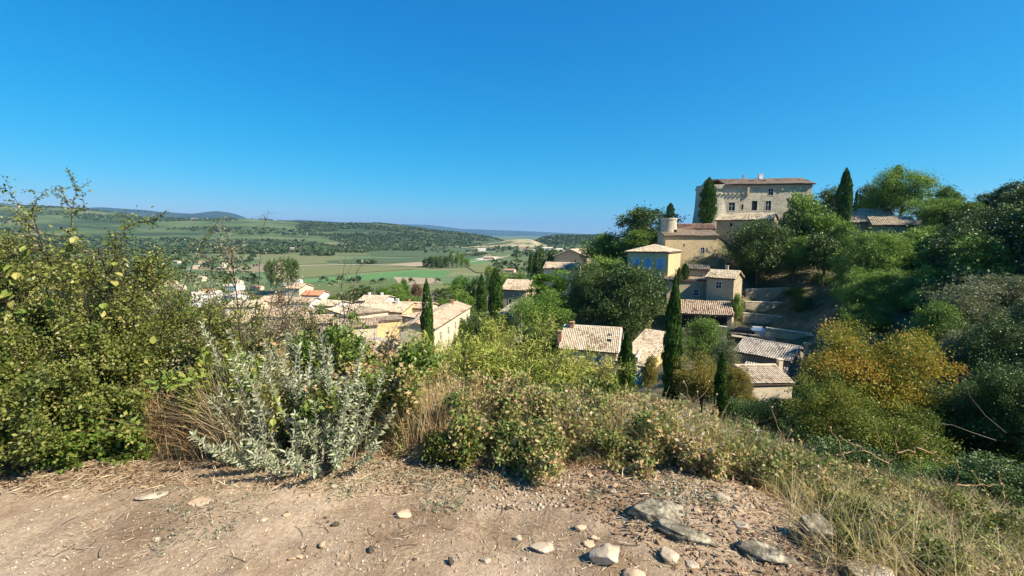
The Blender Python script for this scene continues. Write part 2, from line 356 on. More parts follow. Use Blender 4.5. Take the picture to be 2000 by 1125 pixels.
# fields: each one a sheet lying on the plain, rows as material
def fieldmat(name, a, b, rot, sp=2.6, amt=.6):
    m, nt, out = newmat(name); L = nt.links
    tc = N(nt, 'ShaderNodeTexCoord'); mp = N(nt, 'ShaderNodeMapping'); mp.inputs['Rotation'].default_value = (0, 0, rot); L.new(tc.outputs['Object'], mp.inputs[0])
    w = N(nt, 'ShaderNodeTexWave', Scale=.314 / sp * 1.0, Distortion=.4); L.new(mp.outputs[0], w.inputs['Vector'])
    n = N(nt, 'ShaderNodeTexNoise', Scale=.035, Detail=8, Roughness=.65); L.new(tc.outputs['Object'], n.inputs['Vector'])
    ad = N(nt, 'ShaderNodeMix', data_type='FLOAT'); ad.inputs['Factor'].default_value = 1 - amt
    L.new(w.outputs['Fac'], ad.inputs['A']); L.new(n.outputs[0], ad.inputs['B'])
    r = ramp(nt, [a, b], [.25, .7]); L.new(ad.outputs[0], r.inputs[0])
    p = N(nt, 'ShaderNodeBsdfPrincipled', Roughness=.95); L.new(r.outputs[0], p.inputs['Base Color']); L.new(p.outputs[0], out.inputs[0]); return m
FM = {
 'green': fieldmat('lucerne field', (.06,.15,.035), (.11,.22,.055), .3, 3, .2),
 'vine': fieldmat('vineyard', (.06,.085,.018), (.13,.16,.038), .9, 2.6),
 'vine2': fieldmat('dark vineyard', (.04,.065,.018), (.085,.115,.03), -.3, 2.6),
 'olive': fieldmat('yellowing vineyard', (.10,.115,.03), (.19,.19,.06), 1.2, 2.6),
 'tan': fieldmat('ploughed field', (.28,.20,.12), (.40,.31,.19), .2, 4, .2),
 'brown': fieldmat('stubble field', (.17,.14,.07), (.28,.22,.12), .1, 4, .3),
 'pale': fieldmat('bare chalk field', (.45,.38,.27), (.58,.50,.38), .1, 4, .2)}
FIELDS = [
 ('green', [(578,548),(724,534),(808,527),(885,530),(868,541),(770,543),(650,551),(582,553)]),
 ('vine', [(584,556),(650,553),(768,545),(778,556),(700,566),(600,573)]),
 ('tan', [(768,541),(846,543),(866,553),(800,556),(778,553)]),
 ('olive', [(800,557),(868,555),(900,566),(780,572),(770,562)]),
 ('vine', [(600,575),(690,568),(760,566),(770,585),(640,590)]),
 ('olive', [(588,520),(700,518),(815,520),(804,526),(724,531),(576,544)]),
 ('olive', [(520,497),(640,500),(700,504),(640,514),(560,518),(500,512)]),
 ('vine2', [(636,509),(724,504),(822,504),(815,511),(710,516),(640,513)]),
 ('tan', [(755,517),(815,512),(862,515),(822,521)]),
 ('vine2', [(724,487),(900,472),(968,485),(922,502),(820,502),(724,500)]),
 ('olive', [(530,492),(600,487),(700,492),(722,499),(640,498),(540,495)]),
 ('vine', [(640,492),(724,487),(722,497),(660,496)]),
 ('green', [(904,506),(952,505),(950,516),(910,516)]),
 ('olive', [(905,517),(980,512),(1030,520),(1010,535),(930,532)]),
 ('vine', [(955,493),(1060,488),(1090,496),(1060,512),(985,510)]),
 ('pale', [(925,506),(965,500),(985,503),(950,509)]),
 ('vine2', [(1000,478),(1090,478),(1075,487),(980,488)]),
 ('pale', [(830,472),(905,470),(902,473),(838,475)]),
 ('olive', [(840,476),(905,474),(960,480),(930,484),(850,482)]),
 ('vine', [(250,496),(380,494),(480,497),(470,510),(300,512)]),
 ('vine', [(330,493),(560,490),(590,492),(540,495),(340,496)]),
 ('olive', [(60,498),(240,496),(280,514),(100,520)]),
]
for i, (k, poly) in enumerate(FIELDS):
    pts = []
    for x, y in poly:
        a, b = (x - 1000) / F_PX, (562.5 - y) / F_PX
        t = (ZP + .12 + .05 * i - EYE) / (b * CP - SP); pts.append((a * t, t * (CP + b * SP), ZP + .12 + .05 * i))
    o = obj('field', mesh('field', np.array(pts), [list(range(len(pts)))[::-1]], FM[k]), kind='structure')

# hills standing on the plain, from ridge profiles (pixel x, ridge pixel y)
def hill(name, prof, Y0, depth, mat, nx=160, ny=26, back=None, amp=.05, seed=0, slopeY=None):
    prof = np.array(prof, float); xs = np.linspace(prof[0, 0], prof[-1, 0], nx); ys = np.interp(xs, prof[:, 0], prof[:, 1])
    k = np.hanning(7); k /= k.sum(); ys = np.convolve(np.pad(ys, 3, 'edge'), k, 'valid')
    t = np.linspace(0, 2, ny * 2 - 1); V = []
    for a, yy in zip(xs, ys):
        p = W(a, yy, Y0); hgt = max(0, p.z - ZP)
        for u in t:
            Y = Y0 - depth * (1 - u) if u <= 1 else Y0 + (back or depth) * (u - 1)
            s = u if u <= 1 else 2 - u; s = s * s * (3 - 2 * s)
            V.append((p.x * (Y / Y0 if u <= 1 else 1), Y, ZP - 1 + (hgt + 1) * s))
    V = np.array(V); hh = V[:, 2] - ZP
    V[:, 2] += fbm(np.c_[V[:, 0] / (depth * .22), V[:, 1] / (depth * .22), 0 * hh], 4, seed) * amp * hh
    m = ny * 2 - 1; i = np.arange(nx - 1)[:, None] * m; j = np.arange(m - 1)[None]
    F = np.stack([i + j, i + m + j, i + m + j + 1, i + j + 1], -1).reshape(-1, 4)
    obj(name, mesh(name, V, F, mat, smooth=True), kind='structure')
    return V.reshape(nx, m, 3)
def hillmat(name, cols, pos, sx, sy, det=8):
    return noisemat(name, cols, 1, .95, 1.0, det, 4, pos, 12, (sx, sy, sx))
HM1 = hillmat('wooded slope', [(.04,.06,.025),(.065,.095,.032),(.095,.13,.042),(.12,.15,.055),(.24,.20,.11)], [.38,.45,.52,.6,.66], .0022, .0045)
HM2 = hillmat('garrigue wood', [(.04,.06,.028),(.06,.09,.035),(.09,.12,.045),(.20,.19,.10)], [.38,.5,.6,.72], .004, .006)
HM3 = hillmat('far mountain', [(.03,.045,.03),(.05,.07,.035)], [.4,.6], .002, .002)
hA = hill('hill', [(-500,392),(0,402),(100,407),(200,415),(300,426),(400,429),(480,428),(560,433),(620,440),(660,450),(700,462),(720,472)], 3400, 2080, HM1, seed=1)
hB = hill('hill', [(540,474),(570,445),(600,434),(650,437),(720,436),(760,439),(800,444),(860,451),(920,458),(960,463),(985,471),(1000,477)], 2900, 1150, HM2, seed=5)
hE = hill('hill', [(1040,475),(1062,464),(1090,461),(1130,462),(1170,460),(1200,466),(1240,475)], 2300, 250, HM2, nx=60, seed=7)
hF = hill('hill', [(880,481),(930,477),(965,474),(985,470),(1010,467),(1035,467),(1050,472),(1062,477),(1080,481)], 1900, 300, noisemat('quarried chalk', [(.07,.10,.035),(.13,.15,.06),(.30,.25,.13),(.42,.35,.22),(.10,.12,.045)], .011, .95, .5, 6, .03, [.40,.47,.50,.60,.66], 2), nx=60, seed=8)
hill('mountain', [(-700,382),(-300,385),(0,398),(60,405),(200,408),(270,413),(330,418),(345,420),(400,416),(430,415),(452,420),(470,427),(490,440)], 9500, 2600, HM3, amp=.12, seed=11)
hill('mountain', [(500,434),(540,431),(580,430),(620,432),(680,435),(720,441)], 6200, 900, HM3, seed=12)
hill('mountain', [(760,450),(780,438),(830,439),(870,443),(900,447),(960,449),(1040,452),(1100,455),(1160,458),(1230,459),(1300,462)], 17500, 3000, HM3, seed=13)

# far woods: thousands of leafy tufts, nobody could count them
def tufts(name, P, rr, rz, mat, label, per=14, seed=0, size=.75):
    rng = np.random.default_rng(seed); n = len(P); k = per
    d = nrm(rng.normal(size=(n, k, 3))); d[..., 2] = np.abs(d[..., 2]) * .9 - .1
    rr = np.asarray(rr)[:, None, None]; rz = np.asarray(rz)[:, None, None]
    S = np.concatenate([rr, rr, rz], -1)
    C = P[:, None, :] + d * S * rng.uniform(.55, 1, (n, k, 1)); C[..., 2] += rz[..., 0] * .5
    C = C.reshape(-1, 3); D = nrm(rng.normal(size=C.shape)); Lg = np.repeat(rr[:, 0, 0], k) * size
    V, F = leaves(C - D * Lg[:, None] * .5, D, Lg * 1.3, Lg * 1.1, rng)
    t = np.repeat(np.clip(np.repeat(rng.random(n), k) * .6 + rng.random(n * k) * .4, 0, 1), 4)
    return obj(name, mesh(name, V, F, mat, t), kind='stuff', label=label)
rng = np.random.default_rng(5)
MT['farwood'] = leafmat('far wood leaves', [(.03,.05,.02),(.052,.08,.027),(.085,.12,.037),(.13,.16,.055)], .15)
def on_hill(V, n, u0, u1, seed, thr=0.0, sc=.004):
    r = np.random.default_rng(seed); nx, m, _ = V.shape
    a = r.uniform(0, nx - 1.001, n); b = r.uniform(u0, u1, n) * (m // 2)
    i = a.astype(int); j = b.astype(int); fa = (a - i)[:, None]; fb = (b - j)[:, None]
    P = V[i, j]*(1-fa)*(1-fb) + V[i+1, j]*fa*(1-fb) + V[i, j+1]*(1-fa)*fb + V[i+1, j+1]*fa*fb
    g = fbm(np.c_[P[:, 0] * sc * .45, P[:, 1] * sc, P[:, 0] * 0], 3, seed) > thr
    return P[g]
P = np.concatenate([on_hill(hA, 9500, 0, .98, 21, .10, .006), on_hill(hA, 1500, .0, .25, 25, -.25)])
tufts('far_wood', P, rng.uniform(5, 11, len(P)), rng.uniform(4, 8, len(P)), MT['farwood'], 'dark woods and hedges on the far green slope', 10, 1)
P = on_hill(hB, 7500, 0, 1.02, 22, -.12, .006)
tufts('far_wood', P, rng.uniform(5, 10, len(P)), rng.uniform(4, 7, len(P)), MT['farwood'], 'dark wood covering the low hill beyond the vineyards', 10, 2)
P = on_hill(hE, 1100, .2, 1.05, 23, -1)
tufts('far_wood', P, rng.uniform(5, 9, len(P)), rng.uniform(5, 8, len(P)), MT['farwood'], 'dark pine wood on the low ridge beside the castle hill', 10, 3)
# tree belts on the plain: (px0, px1, Y0, Y1, count, radius)
belts = [(-100,560,1080,1330,900,9),(540,830,1320,1700,900,8),(560,720,1180,1300,220,7),(830,1000,1150,1700,60,6),(590,650,1010,1060,40,8),
 (1000,1150,900,1300,120,7),(960,1200,560,800,120,6),(560,980,430,470,10,5),(-100,500,420,1000,420,6),(905,960,1000,1040,20,6),(1040,1180,420,640,130,6),
 (700,740,730,760,14,6),(960,1180,1300,2100,200,7)]
Ps, rs = [], []
for a, b, c, d, n, r0 in belts:
    X = rng.uniform(a, b, n); Y = rng.uniform(c, d, n); x = (X - 1000) / F_PX * Y * 1.0; r = rng.uniform(.6, 1.25, n) * r0
    Ps.append(np.c_[x, Y, np.full(n, ZP)]); rs.append(r)
P = np.concatenate(Ps); r_ = np.concatenate(rs)
tufts('plain_trees_foliage', P, r_ * .8, r_ * .8, MT['farwood'], 'hedges and tree belts between the fields of the plain', 22, 4, .6)

# lanes
def strip(name, pts, w, mat, z):
    pts = np.array(pts, float); T = nrm(np.gradient(pts, axis=0)); S = np.c_[-T[:, 1], T[:, 0]] * w / 2
    V = np.concatenate([np.c_[pts + S, np.full(len(pts), z)], np.c_[pts - S, np.full(len(pts), z)]]); n = len(pts)
    obj(name, mesh(name, V, [[i, n + i, n + i + 1, i + 1] for i in range(n - 1)], mat), kind='structure')
def onplain(x, y, dz=0):
    a, b = (x - 1000) / F_PX, (562.5 - y) / F_PX; t = (ZP + dz - EYE) / (b * CP - SP); return (a * t, t * (CP + b * SP))
MT['lane'] = noisemat('pale lane', [(.42,.37,.28),(.55,.49,.39)], .05, .95, 0)
strip('lane', [onplain(*p) for p in [(200,491),(300,490.5),(420,491.5),(560,490),(640,485.5),(700,481)]], 9, MT['lane'], ZP + 2.0)
strip('lane', [onplain(*p) for p in [(640,518),(760,520),(840,521),(900,517),(960,507),(1000,500)]], 5, MT['lane'], ZP + 1.6)
strip('lane', [onplain(*p) for p in [(800,480),(860,475),(900,484),(960,489),(1040,488)]], 8, MT['lane'], ZP + 1.8)
strip('lane', [onplain(*p) for p in [(880,500),(920,494),(980,492),(1060,490)]], 7, MT['lane'], ZP + 1.7)

# haze: one even box of air
hm, nt, out = newmat('air'); pv = nt.nodes.new('ShaderNodeVolumePrincipled'); pv.inputs['Density'].default_value = 4.7e-5
pv.inputs['Color'].default_value = (.30, .64, 1, 1); pv.inputs['Anisotropy'].default_value = .2
nt.links.new(pv.outputs[0], out.inputs['Volume'])
mb = MB(); mb.box(-27000, 27000, -27000, 27000, ZP - 2, 780)
obj('haze', mb.mesh('haze', hm), kind='stuff', label='thin blue air over the whole plain')
# ------------------------------------------------------------------ buildings
def tile_surface(P0, U, Lu, Vd, Lv, sp, seed, row=.42):
    """real half-round cover tiles: P0 eave corner, U along the eave, Vd up the slope (unit vectors)"""
    U = np.array(U); Vd = np.array(Vd); Nn = np.cross(U, Vd); Nn = Nn / np.linalg.norm(Nn)
    if Nn[2] < 0: Nn = -Nn
    nu = max(2, int(round(Lu / sp))); nv = max(2, int(round(Lv / row))); sp = Lu / nu; row = Lv / nv
    rng = np.random.default_rng(seed)
    i, j = np.meshgrid(np.arange(nu), np.arange(nv), indexing='ij'); i = i.ravel(); j = j.ravel(); n = len(i)
    a = np.linspace(0, math.pi, 5)
    ju = rng.normal(0, .03, n) * sp; jz = rng.normal(0, .006, n)
    V = []
    for e, (dv, lift, wd) in enumerate(((0, .035, .5), (row * 1.06, .0, .43))):
        for q in a:
            uu = (i + .5) * sp + ju + math.cos(q) * sp * wd; vv = j * row + dv - .02
            nn = math.sin(q) * sp * .42 + lift + jz + .02
            V.append(np.array(P0)[None] + uu[:, None] * U + vv[:, None] * Vd + nn[:, None] * Nn)
    V = np.stack(V, 1); b = (np.arange(n) * 10)[:, None]
    sag = np.clip(fbm(np.stack([(i + .5) * sp * .35, j * row * .35, np.full(n, seed * 1.7)], 1), 2, seed) + .45, 0, 1) * .11; V = V + sag[:, None, None] * Nn
    F = np.concatenate([b + np.array([k, k + 1, 5 + k + 1, 5 + k])[None] for k in range(4)])
    big = fbm(np.stack([i * .25, j * .25, np.full(n, seed * 3.1)], 1), 3, seed) * .6
    t = np.repeat(np.clip(rng.random(n) * .75 + .12 + big, 0, 1), 10)
    return V.reshape(-1, 3), F, t

def roof_face(h, pts, mat, sp, seed, name='roof', thick=.14):
    """pts: eaveL, eaveR, ridgeR, ridgeL (a plane). slab part with its tiles as sub-part"""
    P = [Vector(p) for p in pts]; n = (P[1] - P[0]).cross(P[3] - P[0]).normalized()
    if n.z < 0: n = -n
    b = MB(); lo = [p - n * thick for p in P]; b.poly(P); b.poly(lo[::-1])
    for k in range(len(P)): b.poly([P[k], lo[k], lo[(k + 1) % len(P)], P[(k + 1) % len(P)]])
    r = obj(name, b.mesh(name, MT['under']), h)
    U = (P[1] - P[0]).normalized(); Vd = (P[3] - P[0]) - U * (P[3] - P[0]).dot(U); Lv = Vd.length; Vd.normalize()
    V, F, t = tile_surface(P[0], U, (P[1] - P[0]).length, Vd, Lv, sp, seed)
    uL = (P[3] - P[0]).dot(U); uR = (P[2] - P[0]).dot(U); Lu = (P[1] - P[0]).length
    if abs(uL) > .05 or abs(uR - Lu) > .05:      # hip or skew: keep the tiles inside the outline
        c = V.reshape(-1, 10, 3).mean(1) - np.array(P[0]); u = c @ np.array(U); v = c @ np.array(Vd) / Lv
        keep = (u > uL * v - .05) & (u < Lu + (uR - Lu) * v + .05); V = V.reshape(-1, 10, 3)[keep].reshape(-1, 3); t = t.reshape(-1, 10)[keep].ravel()
        b4 = (np.arange(keep.sum()) * 10)[:, None]; F = np.concatenate([b4 + np.array([k, k + 1, 5 + k + 1, 5 + k])[None] for k in range(4)])
    if len(V): obj('roof_tiles', mesh('roof_tiles', V, F, mat, t), r, kind='stuff')
    return r

def wall(h, P0, U, L, zb, zt, ops, mat, thick=.35, gable=0.0, inward=None, name='wall', det=True):
    """wall rectangle with real openings; ops: (u, z_bottom, w, hgt, style)"""
    P0 = Vector(P0); U = Vector(U).normalized(); Nn = Vector((U.y, -U.x, 0))       # outward
    us = sorted({0, L, *[o[0] for o in ops], *[o[0] + o[2] for o in ops]}); zs = sorted({zb, zt, *[o[1] for o in ops], *[o[1] + o[3] for o in ops]})
    b = MB(); pt = lambda u, z, d=0: P0 + U * u - Nn * d + Vector((0, 0, z))
    for i in range(len(us) - 1):
        for j in range(len(zs) - 1):
            cu, cz = (us[i] + us[i+1]) / 2, (zs[j] + zs[j+1]) / 2
            if any(o[0] < cu < o[0] + o[2] and o[1] < cz < o[1] + o[3] for o in ops): continue
            b.poly([pt(us[i], zs[j]), pt(us[i+1], zs[j]), pt(us[i+1], zs[j+1]), pt(us[i], zs[j+1])])
    for (u, z, w, hh, st) in ops:
        q = [(u, z), (u + w, z), (u + w, z + hh), (u, z + hh)]
        for k in range(4):
            a, c = q[k], q[(k + 1) % 4]; b.poly([pt(*c), pt(*a), pt(*a, .22), pt(*c, .22)])
    if gable: b.poly([pt(0, zt), pt(L, zt), pt(L / 2, zt + gable)])
    o = obj(name, b.mesh(name, mat), h)
    M = Matrix(((U.x, -Nn.x, 0, P0.x), (U.y, -Nn.y, 0, P0.y), (0, 0, 1, P0.z), (0, 0, 0, 1)))
    for (u, z, w, hh, st) in ops:
        nm = 'door' if 'door' in st else 'window'
        f = MB(); s = .26 if 'blue' in st else .12
        if 'plain' not in st:
            for bx in ((u - s, u, z, z + hh), (u + w, u + w + s, z, z + hh), (u - s, u + w + s, z + hh, z + hh + s), (u - s * 1.3, u + w + s * 1.3, z - .1, z)):
                f.xbox(M, bx[0], bx[1], -.05, .12, bx[2], bx[3])
        else: f.xbox(M, u, u + w, .03, .12, z, z + .04)
        wd = obj(nm, f.mesh(nm, MT['trim']), h)
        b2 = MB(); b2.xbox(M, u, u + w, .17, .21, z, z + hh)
        obj('pane_or_shade_fill', b2.mesh('pane_or_shade_fill', MT['dark'] if 'hole' in st else MT['glass']), wd)  # hole style has no glass: a dark sheet stands for the shaded inside
        if 'hole' not in st and 'plain' not in st:
            b3 = MB(); e = .05
            for bx in ((u, u + e, z, z + hh), (u + w - e, u + w, z, z + hh), (u + e, u + w - e, z, z + e), (u + e, u + w - e, z + hh - e, z + hh), (u + w/2 - .03, u + w/2 + .03, z + e, z + hh - e), (u + e, u + w/2 - .03, z + hh * .55, z + hh * .55 + .05), (u + w/2 + .03, u + w - e, z + hh * .55, z + hh * .55 + .05)):
                b3.xbox(M, bx[0], bx[1], .11, .165, bx[2], bx[3])
            obj('window_frame', b3.mesh('window_frame', MT['frame_white']), wd)
        for key, mt in (('blue', 'blue'), ('white', 'frame_white'), ('green', 'green'), ('lav', 'lav')):
            if key in st:
                for sgn in (0, 1):
                    b4 = MB()
                    if 'open' in st:
                        x0 = u - .14 - w / 2 if sgn == 0 else u + w + .14; b4.xbox(M, x0, x0 + w / 2, -.10, -.055, z, z + hh)
                    else:
                        x0 = u + .01 + sgn * w / 2; b4.xbox(M, x0, x0 + w / 2 - .03, -.02, .03, z, z + hh)
                        for q in range(3): b4.xbox(M, x0 + .04, x0 + w / 2 - .07, -.04, -.02, z + hh * (.15 + .33 * q), z + hh * (.15 + .33 * q) + .09)
                    obj('shutter', b4.mesh('shutter', MT[mt]), wd)
    return o

def chimney(h, x, y, z, w=.6, hh=1.2, mat='render_cream', pot=True):
    b = MB(); b.box(x - w/2, x + w/2, y - w/2, y + w/2, z - .8, z + hh); b.box(x - w/2 - .08, x + w/2 + .08, y - w/2 - .08, y + w/2 + .08, z + hh, z + hh + .1)
    c = obj('chimney', b.mesh('chimney', MT[mat]), h)
    if pot:
        b = MB(); b.cyl(x, y, z + hh + .1, z + hh + .5, .15, .12, 10); obj('chimney_pot', b.mesh('chimney_pot', MT['brick']), c)
_seed = [100]
def house(label, loc, rot, w, d, h, roof='x', pitch=20, wm='stone', tm='tile', front=(), right=(), left=(), sp=.3, chim=(), cat='house', group=None, over=.35, name='stone_house', skirt=4, verge=False):
    """loc: front-left corner at the foot of the wall; x along the front, y into the depth; ridge along x or y, shed, hip"""
    _seed[0] += 1; sd = _seed[0]
    t = thing(name, label, cat, loc, rot, group); m = MT[wm]; tp = math.tan(R(pitch)); o = over; tmat = MT[tm]
    gx = d / 2 * tp if roof == 'x' else 0; gy = w / 2 * tp if roof == 'y' else 0
    wall(t, (0, 0, 0), (1, 0, 0), w, -skirt, h, list(front), m, gable=gy)
    wall(t, (w, 0, 0), (0, 1, 0), d, -skirt, h, list(right), m, gable=gx)
    wall(t, (w, d, 0), (-1, 0, 0), w, -skirt, h, [], m, gable=gy)
    wall(t, (0, d, 0), (0, -1, 0), d, -skirt, h, list(left), m, gable=gx)
    e = .02
    if roof == 'x':
        zr = h + gx; ze = h - o * tp
        roof_face(t, [(-o, -o, ze + e), (w + o, -o, ze + e), (w + o, d/2, zr + e), (-o, d/2, zr + e)], tmat, sp, sd)
        roof_face(t, [(w + o, d + o, ze + e), (-o, d + o, ze + e), (-o, d/2, zr + e), (w + o, d/2, zr + e)], tmat, sp, sd + 50)
        rl = [((-o - .02, d/2, zr + .06), (w + o + .02, d/2, zr + .06))]
    elif roof == 'y':
        zr = h + gy; ze = h - o * tp
        roof_face(t, [(-o, d + o, ze + e), (-o, -o, ze + e), (w/2, -o, zr + e), (w/2, d + o, zr + e)], tmat, sp, sd)
        roof_face(t, [(w + o, -o, ze + e), (w + o, d + o, ze + e), (w/2, d + o, zr + e), (w/2, -o, zr + e)], tmat, sp, sd + 50)
        rl = [((w/2, -o - .02, zr + .06), (w/2, d + o + .02, zr + .06))]
    elif roof == 'shed':       # low eave at the front
        zr = h + (d + o) * tp; ze = h - o * tp
        roof_face(t, [(-o, -o, ze + e), (w + o, -o, ze + e), (w + o, d + o, zr + e), (-o, d + o, zr + e)], tmat, sp, sd)
        b = MB(); zz = h + d * tp
        b.poly([(w, 0, h), (w, d, h), (w, d, zz)]); b.poly([(0, 0, h), (0, d, zz), (0, d, h)]); b.poly([(w, d, h), (0, d, h), (0, d, zz), (w, d, zz)])
        obj('wall', b.mesh('wall', m), t); rl = []
    else:                      # hip
        k = min(w, d) / 2; zr = h + k * tp; ze = h - o * tp
        r0, r1 = ((k, d/2), (w - k, d/2)) if w >= d else ((w/2, k), (w/2, d - k))
        A, B, C, D = (-o, -o, ze + e), (w + o, -o, ze + e), (w + o, d + o, ze + e), (-o, d + o, ze + e)
        E, G = (*r0, zr + e), (*r1, zr + e)
        if w >= d: fs = [(A, B, G, E), (B, C, G, G), (C, D, E, G), (D, A, E, E)]
        else: fs = [(A, B, E, E), (B, C, G, E), (C, D, G, G), (D, A, E, G)]
        for q, f in enumerate(fs):
            f2 = list(f)
            if f2[2] == f2[3]:
                P = [Vector(p) for p in f2[:3]]; r = roof_tri(t, P, tmat, sp, sd + q * 7)
            else: roof_face(t, f2, tmat, sp, sd + q * 7)
        rl = [(A, E), (B, G if w >= d else E), (C, G), (D, E if w >= d else G), (E, G)]
    if rl:
        L = []
        for a, b_ in rl:
            a = np.array(a); b_ = np.array(b_); L.append((np.linspace(a, b_, 8) + np.array([0, 0, .07]), np.full(8, .13)))
        V, F = tubes(L, 6); obj('ridge_tiles', mesh('ridge_tiles', V, F, tmat, np.random.default_rng(sd).uniform(.4, .9, len(V))), t)
    if verge and roof == 'x':
        b = MB(); th = math.atan(tp); 
        for s0 in (0, 1):
            y0, z0, y1, z1 = (-o, ze, d/2, zr) if s0 == 0 else (d + o, ze, d/2, zr)
            for x in (-o - .12, w + o - .06): b.poly([(x, y0, z0 + .2), (x + .18, y0, z0 + .2), (x + .18, y1, z1 + .2), (x, y1, z1 + .2)]); b.poly([(x+.18, y0, z0 - .15), (x + .18, y1, z1 - .15), (x + .18, y1, z1 + .2), (x+.18, y0, z0 + .2)])
        obj('verge', b.mesh('verge', MT['mortar_edge']), t)
    for c in chim: chimney(t, *c)
    return t
def roof_tri(h, P, mat, sp, seed):
    n = (P[1] - P[0]).cross(P[2] - P[0]).normalized()
    b = MB(); lo = [p - n * .14 for p in P]; b.poly(P); b.poly(lo[::-1])
    for k in range(3): b.poly([P[k], lo[k], lo[(k + 1) % 3], P[(k + 1) % 3]])
    r = obj('roof', b.mesh('roof', MT['under']), h); U = (P[1] - P[0]).normalized(); d = P[2] - P[0]; u2 = d.dot(U); Vd = d - U * u2; Lv = Vd.length; Vd.normalize()
    V, F, t = tile_surface(P[0], U, (P[1] - P[0]).length, Vd, Lv, sp, seed); Lu = (P[1] - P[0]).length
    c = V.reshape(-1, 10, 3).mean(1) - np.array(P[0]); u = c @ np.array(U); v = c @ np.array(Vd) / Lv
    keep = (u > u2 * v) & (u < Lu + (u2 - Lu) * v); V = V.reshape(-1, 10, 3)[keep].reshape(-1, 3); t = t.reshape(-1, 10)[keep].ravel()
    if len(V):
        b4 = (np.arange(keep.sum()) * 10)[:, None]; F = np.concatenate([b4 + np.array([k, k + 1, 5 + k + 1, 5 + k])[None] for k in range(4)])
        obj('roof_tiles', mesh('roof_tiles', V, F, mat, t), r, kind='stuff')
    return r
def width_to(ax, aY, bx, rot):
    """length of a front from pixel column ax (distance aY) turned by rot to reach column bx"""
    xa = (ax - 1000) / F_PX; xb = (bx - 1000) / F_PX      # columns at the horizon line are near enough vertical
    x0 = xa * aY; c, s = math.cos(rot), math.sin(rot)
    return (xb * aY - x0) / (c - xb * s)
def hpx(label, ax, ay, aY, bx, rotd, d, h, **kw):
    """eave corner seen at pixel (ax, ay), aY metres ahead; the front runs to column bx"""
    rot = R(rotd); p = W(ax, ay, aY)
    b, = ((562.5 - ay) / F_PX,); t = 1 / (CP + b * SP)    # effective column scale at this height
    w = width_to(1000 + (ax - 1000) * t, aY, 1000 + (bx - 1000) * t, rot)
    return house(label, (p.x, p.y, p.z - h), rot, w, d, h, **kw), w

def low_castle_tower():
    pass
# castle: big block on the hill top with a round tower at its left end
CW = 26.5
p = W(1392, 363, 120); z0 = 2.0; hC = p.z - z0
castle = thing('castle', 'big pale stone castle with round left tower on top of the hill', 'castle', (p.x, p.y, z0), R(-8))
ops = [(4.7, hC - 6.3, 1.5, 2.1, 'glass'), (8.1, hC - 6.0, .5, 1.3, 'hole'), (10.9, hC - 6.3, 1.3, 2.4, 'glass plain'), (14.6, hC - 6.3, 1.3, 2.4, 'glass'), (15.1, hC - 2.6, 1.2, 1.7, 'glass')]
wl_ = width_to(1392, 120, 1583, R(-8)); CW = wl_ / 1.0
ops = [(o[0] * CW / 26.5, *o[1:]) for o in ops]
wall(castle, (0, 0, 0), (1, 0, 0), CW, -4, hC, ops, MT['stone_grey'])
wall(castle, (CW, 0, 0), (0, 1, 0), 14, -4, hC, [], MT['stone_grey']); wall(castle, (CW, 14, 0), (-1, 0, 0), CW, -4, hC, [], MT['stone_grey'])
wall(castle, (0, 14, 0), (0, -1, 0), 14, -4, hC, [], MT['stone_grey'])
roof_face(castle, [(3, -.7, hC + .1), (CW + .6, -.7, hC + .1), (CW + .6, 7, hC + 2.3), (3, 7, hC + 2.3)], MT['tile'], .34, 3)
roof_face(castle, [(CW + .6, 14.7, hC + .1), (0, 14.7, hC + .1), (0, 7, hC + 2.3), (CW + .6, 7, hC + 2.3)], MT['tile'], .34, 4)
for x in (0, CW):
    b = MB(); b.poly([(x, 0, hC), (x, 14, hC), (x, 7, hC + 2.2)]); obj('wall', b.mesh('wall', MT['stone_grey']), castle)
b = MB(); b.box(8.6, CW + .25, -.22, -.02, hC - .45, hC - .12); obj('cornice', b.mesh('cornice', MT['trim']), castle)
for k in range(7):
    b = MB(); b.box(.8 + k * 1.05, 1.15 + k * 1.05, -.45, -.02, hC - 2.2, hC - 1.8); obj('corbel', b.mesh('corbel', MT['stone_grey']), castle)
for bb in ((8.3, 8.75, -.5, -.02, hC - 2.6, hC - .5), (16.4, 16.8, -.35, -.02, hC - 1.3, hC - .5)):
    b = MB(); b.box(*bb); obj('buttress', b.mesh('buttress', MT['stone_grey']), castle)
# flat topped left part, with a parapet of tiles
b = MB(); b.box(-.2, 8.4, -.12, .35, hC + .0, hC + .28); obj('parapet', b.mesh('parapet', MT['tile_grey'] if False else MT['trim']), castle)
chimney(castle, CW * .58, 6.4, hC + 2.2, .9, 1.3, 'render_white', False); chimney(castle, CW * .40, 6.8, hC + 2.2, .35, 1.0, 'brick', False)
for x in (9.8, 12.6):
    b = MB(); b.xbox(Matrix.Translation((x, 3, hC + 1.32)) @ Matrix.Rotation(R(16), 4, 'X'), 0, 1.3, 0, .9, 0, .12); obj('skylight', b.mesh('skylight', MT['glass']), castle)
# round tower, battered foot, merged into the left end
b = MB(); n = 36; prof = [(-4, 5.6), (2, 5.15), (hC * .5, 4.7), (hC - .7, 4.45), (hC - .69, 4.7), (hC - .2, 4.7), (hC - .19, 4.5), (hC + .35, 4.5), (hC + .35, 3.9), (hC - .8, 3.9)]
for (za, ra), (zb_, rb) in zip(prof[:-1], prof[1:]):
    for i in range(n):
        a0, a1 = 2*math.pi*i/n, 2*math.pi*(i+1)/n
        q = lambda a, r, z: (1.6 + r*math.cos(a), 4.35 + r*math.sin(a), z)
        b.poly([q(a0, ra, za), q(a1, ra, za), q(a1, rb, zb_), q(a0, rb, zb_)])
obj('round_tower', b.mesh('round_tower', MT['stone_grey']), castle)

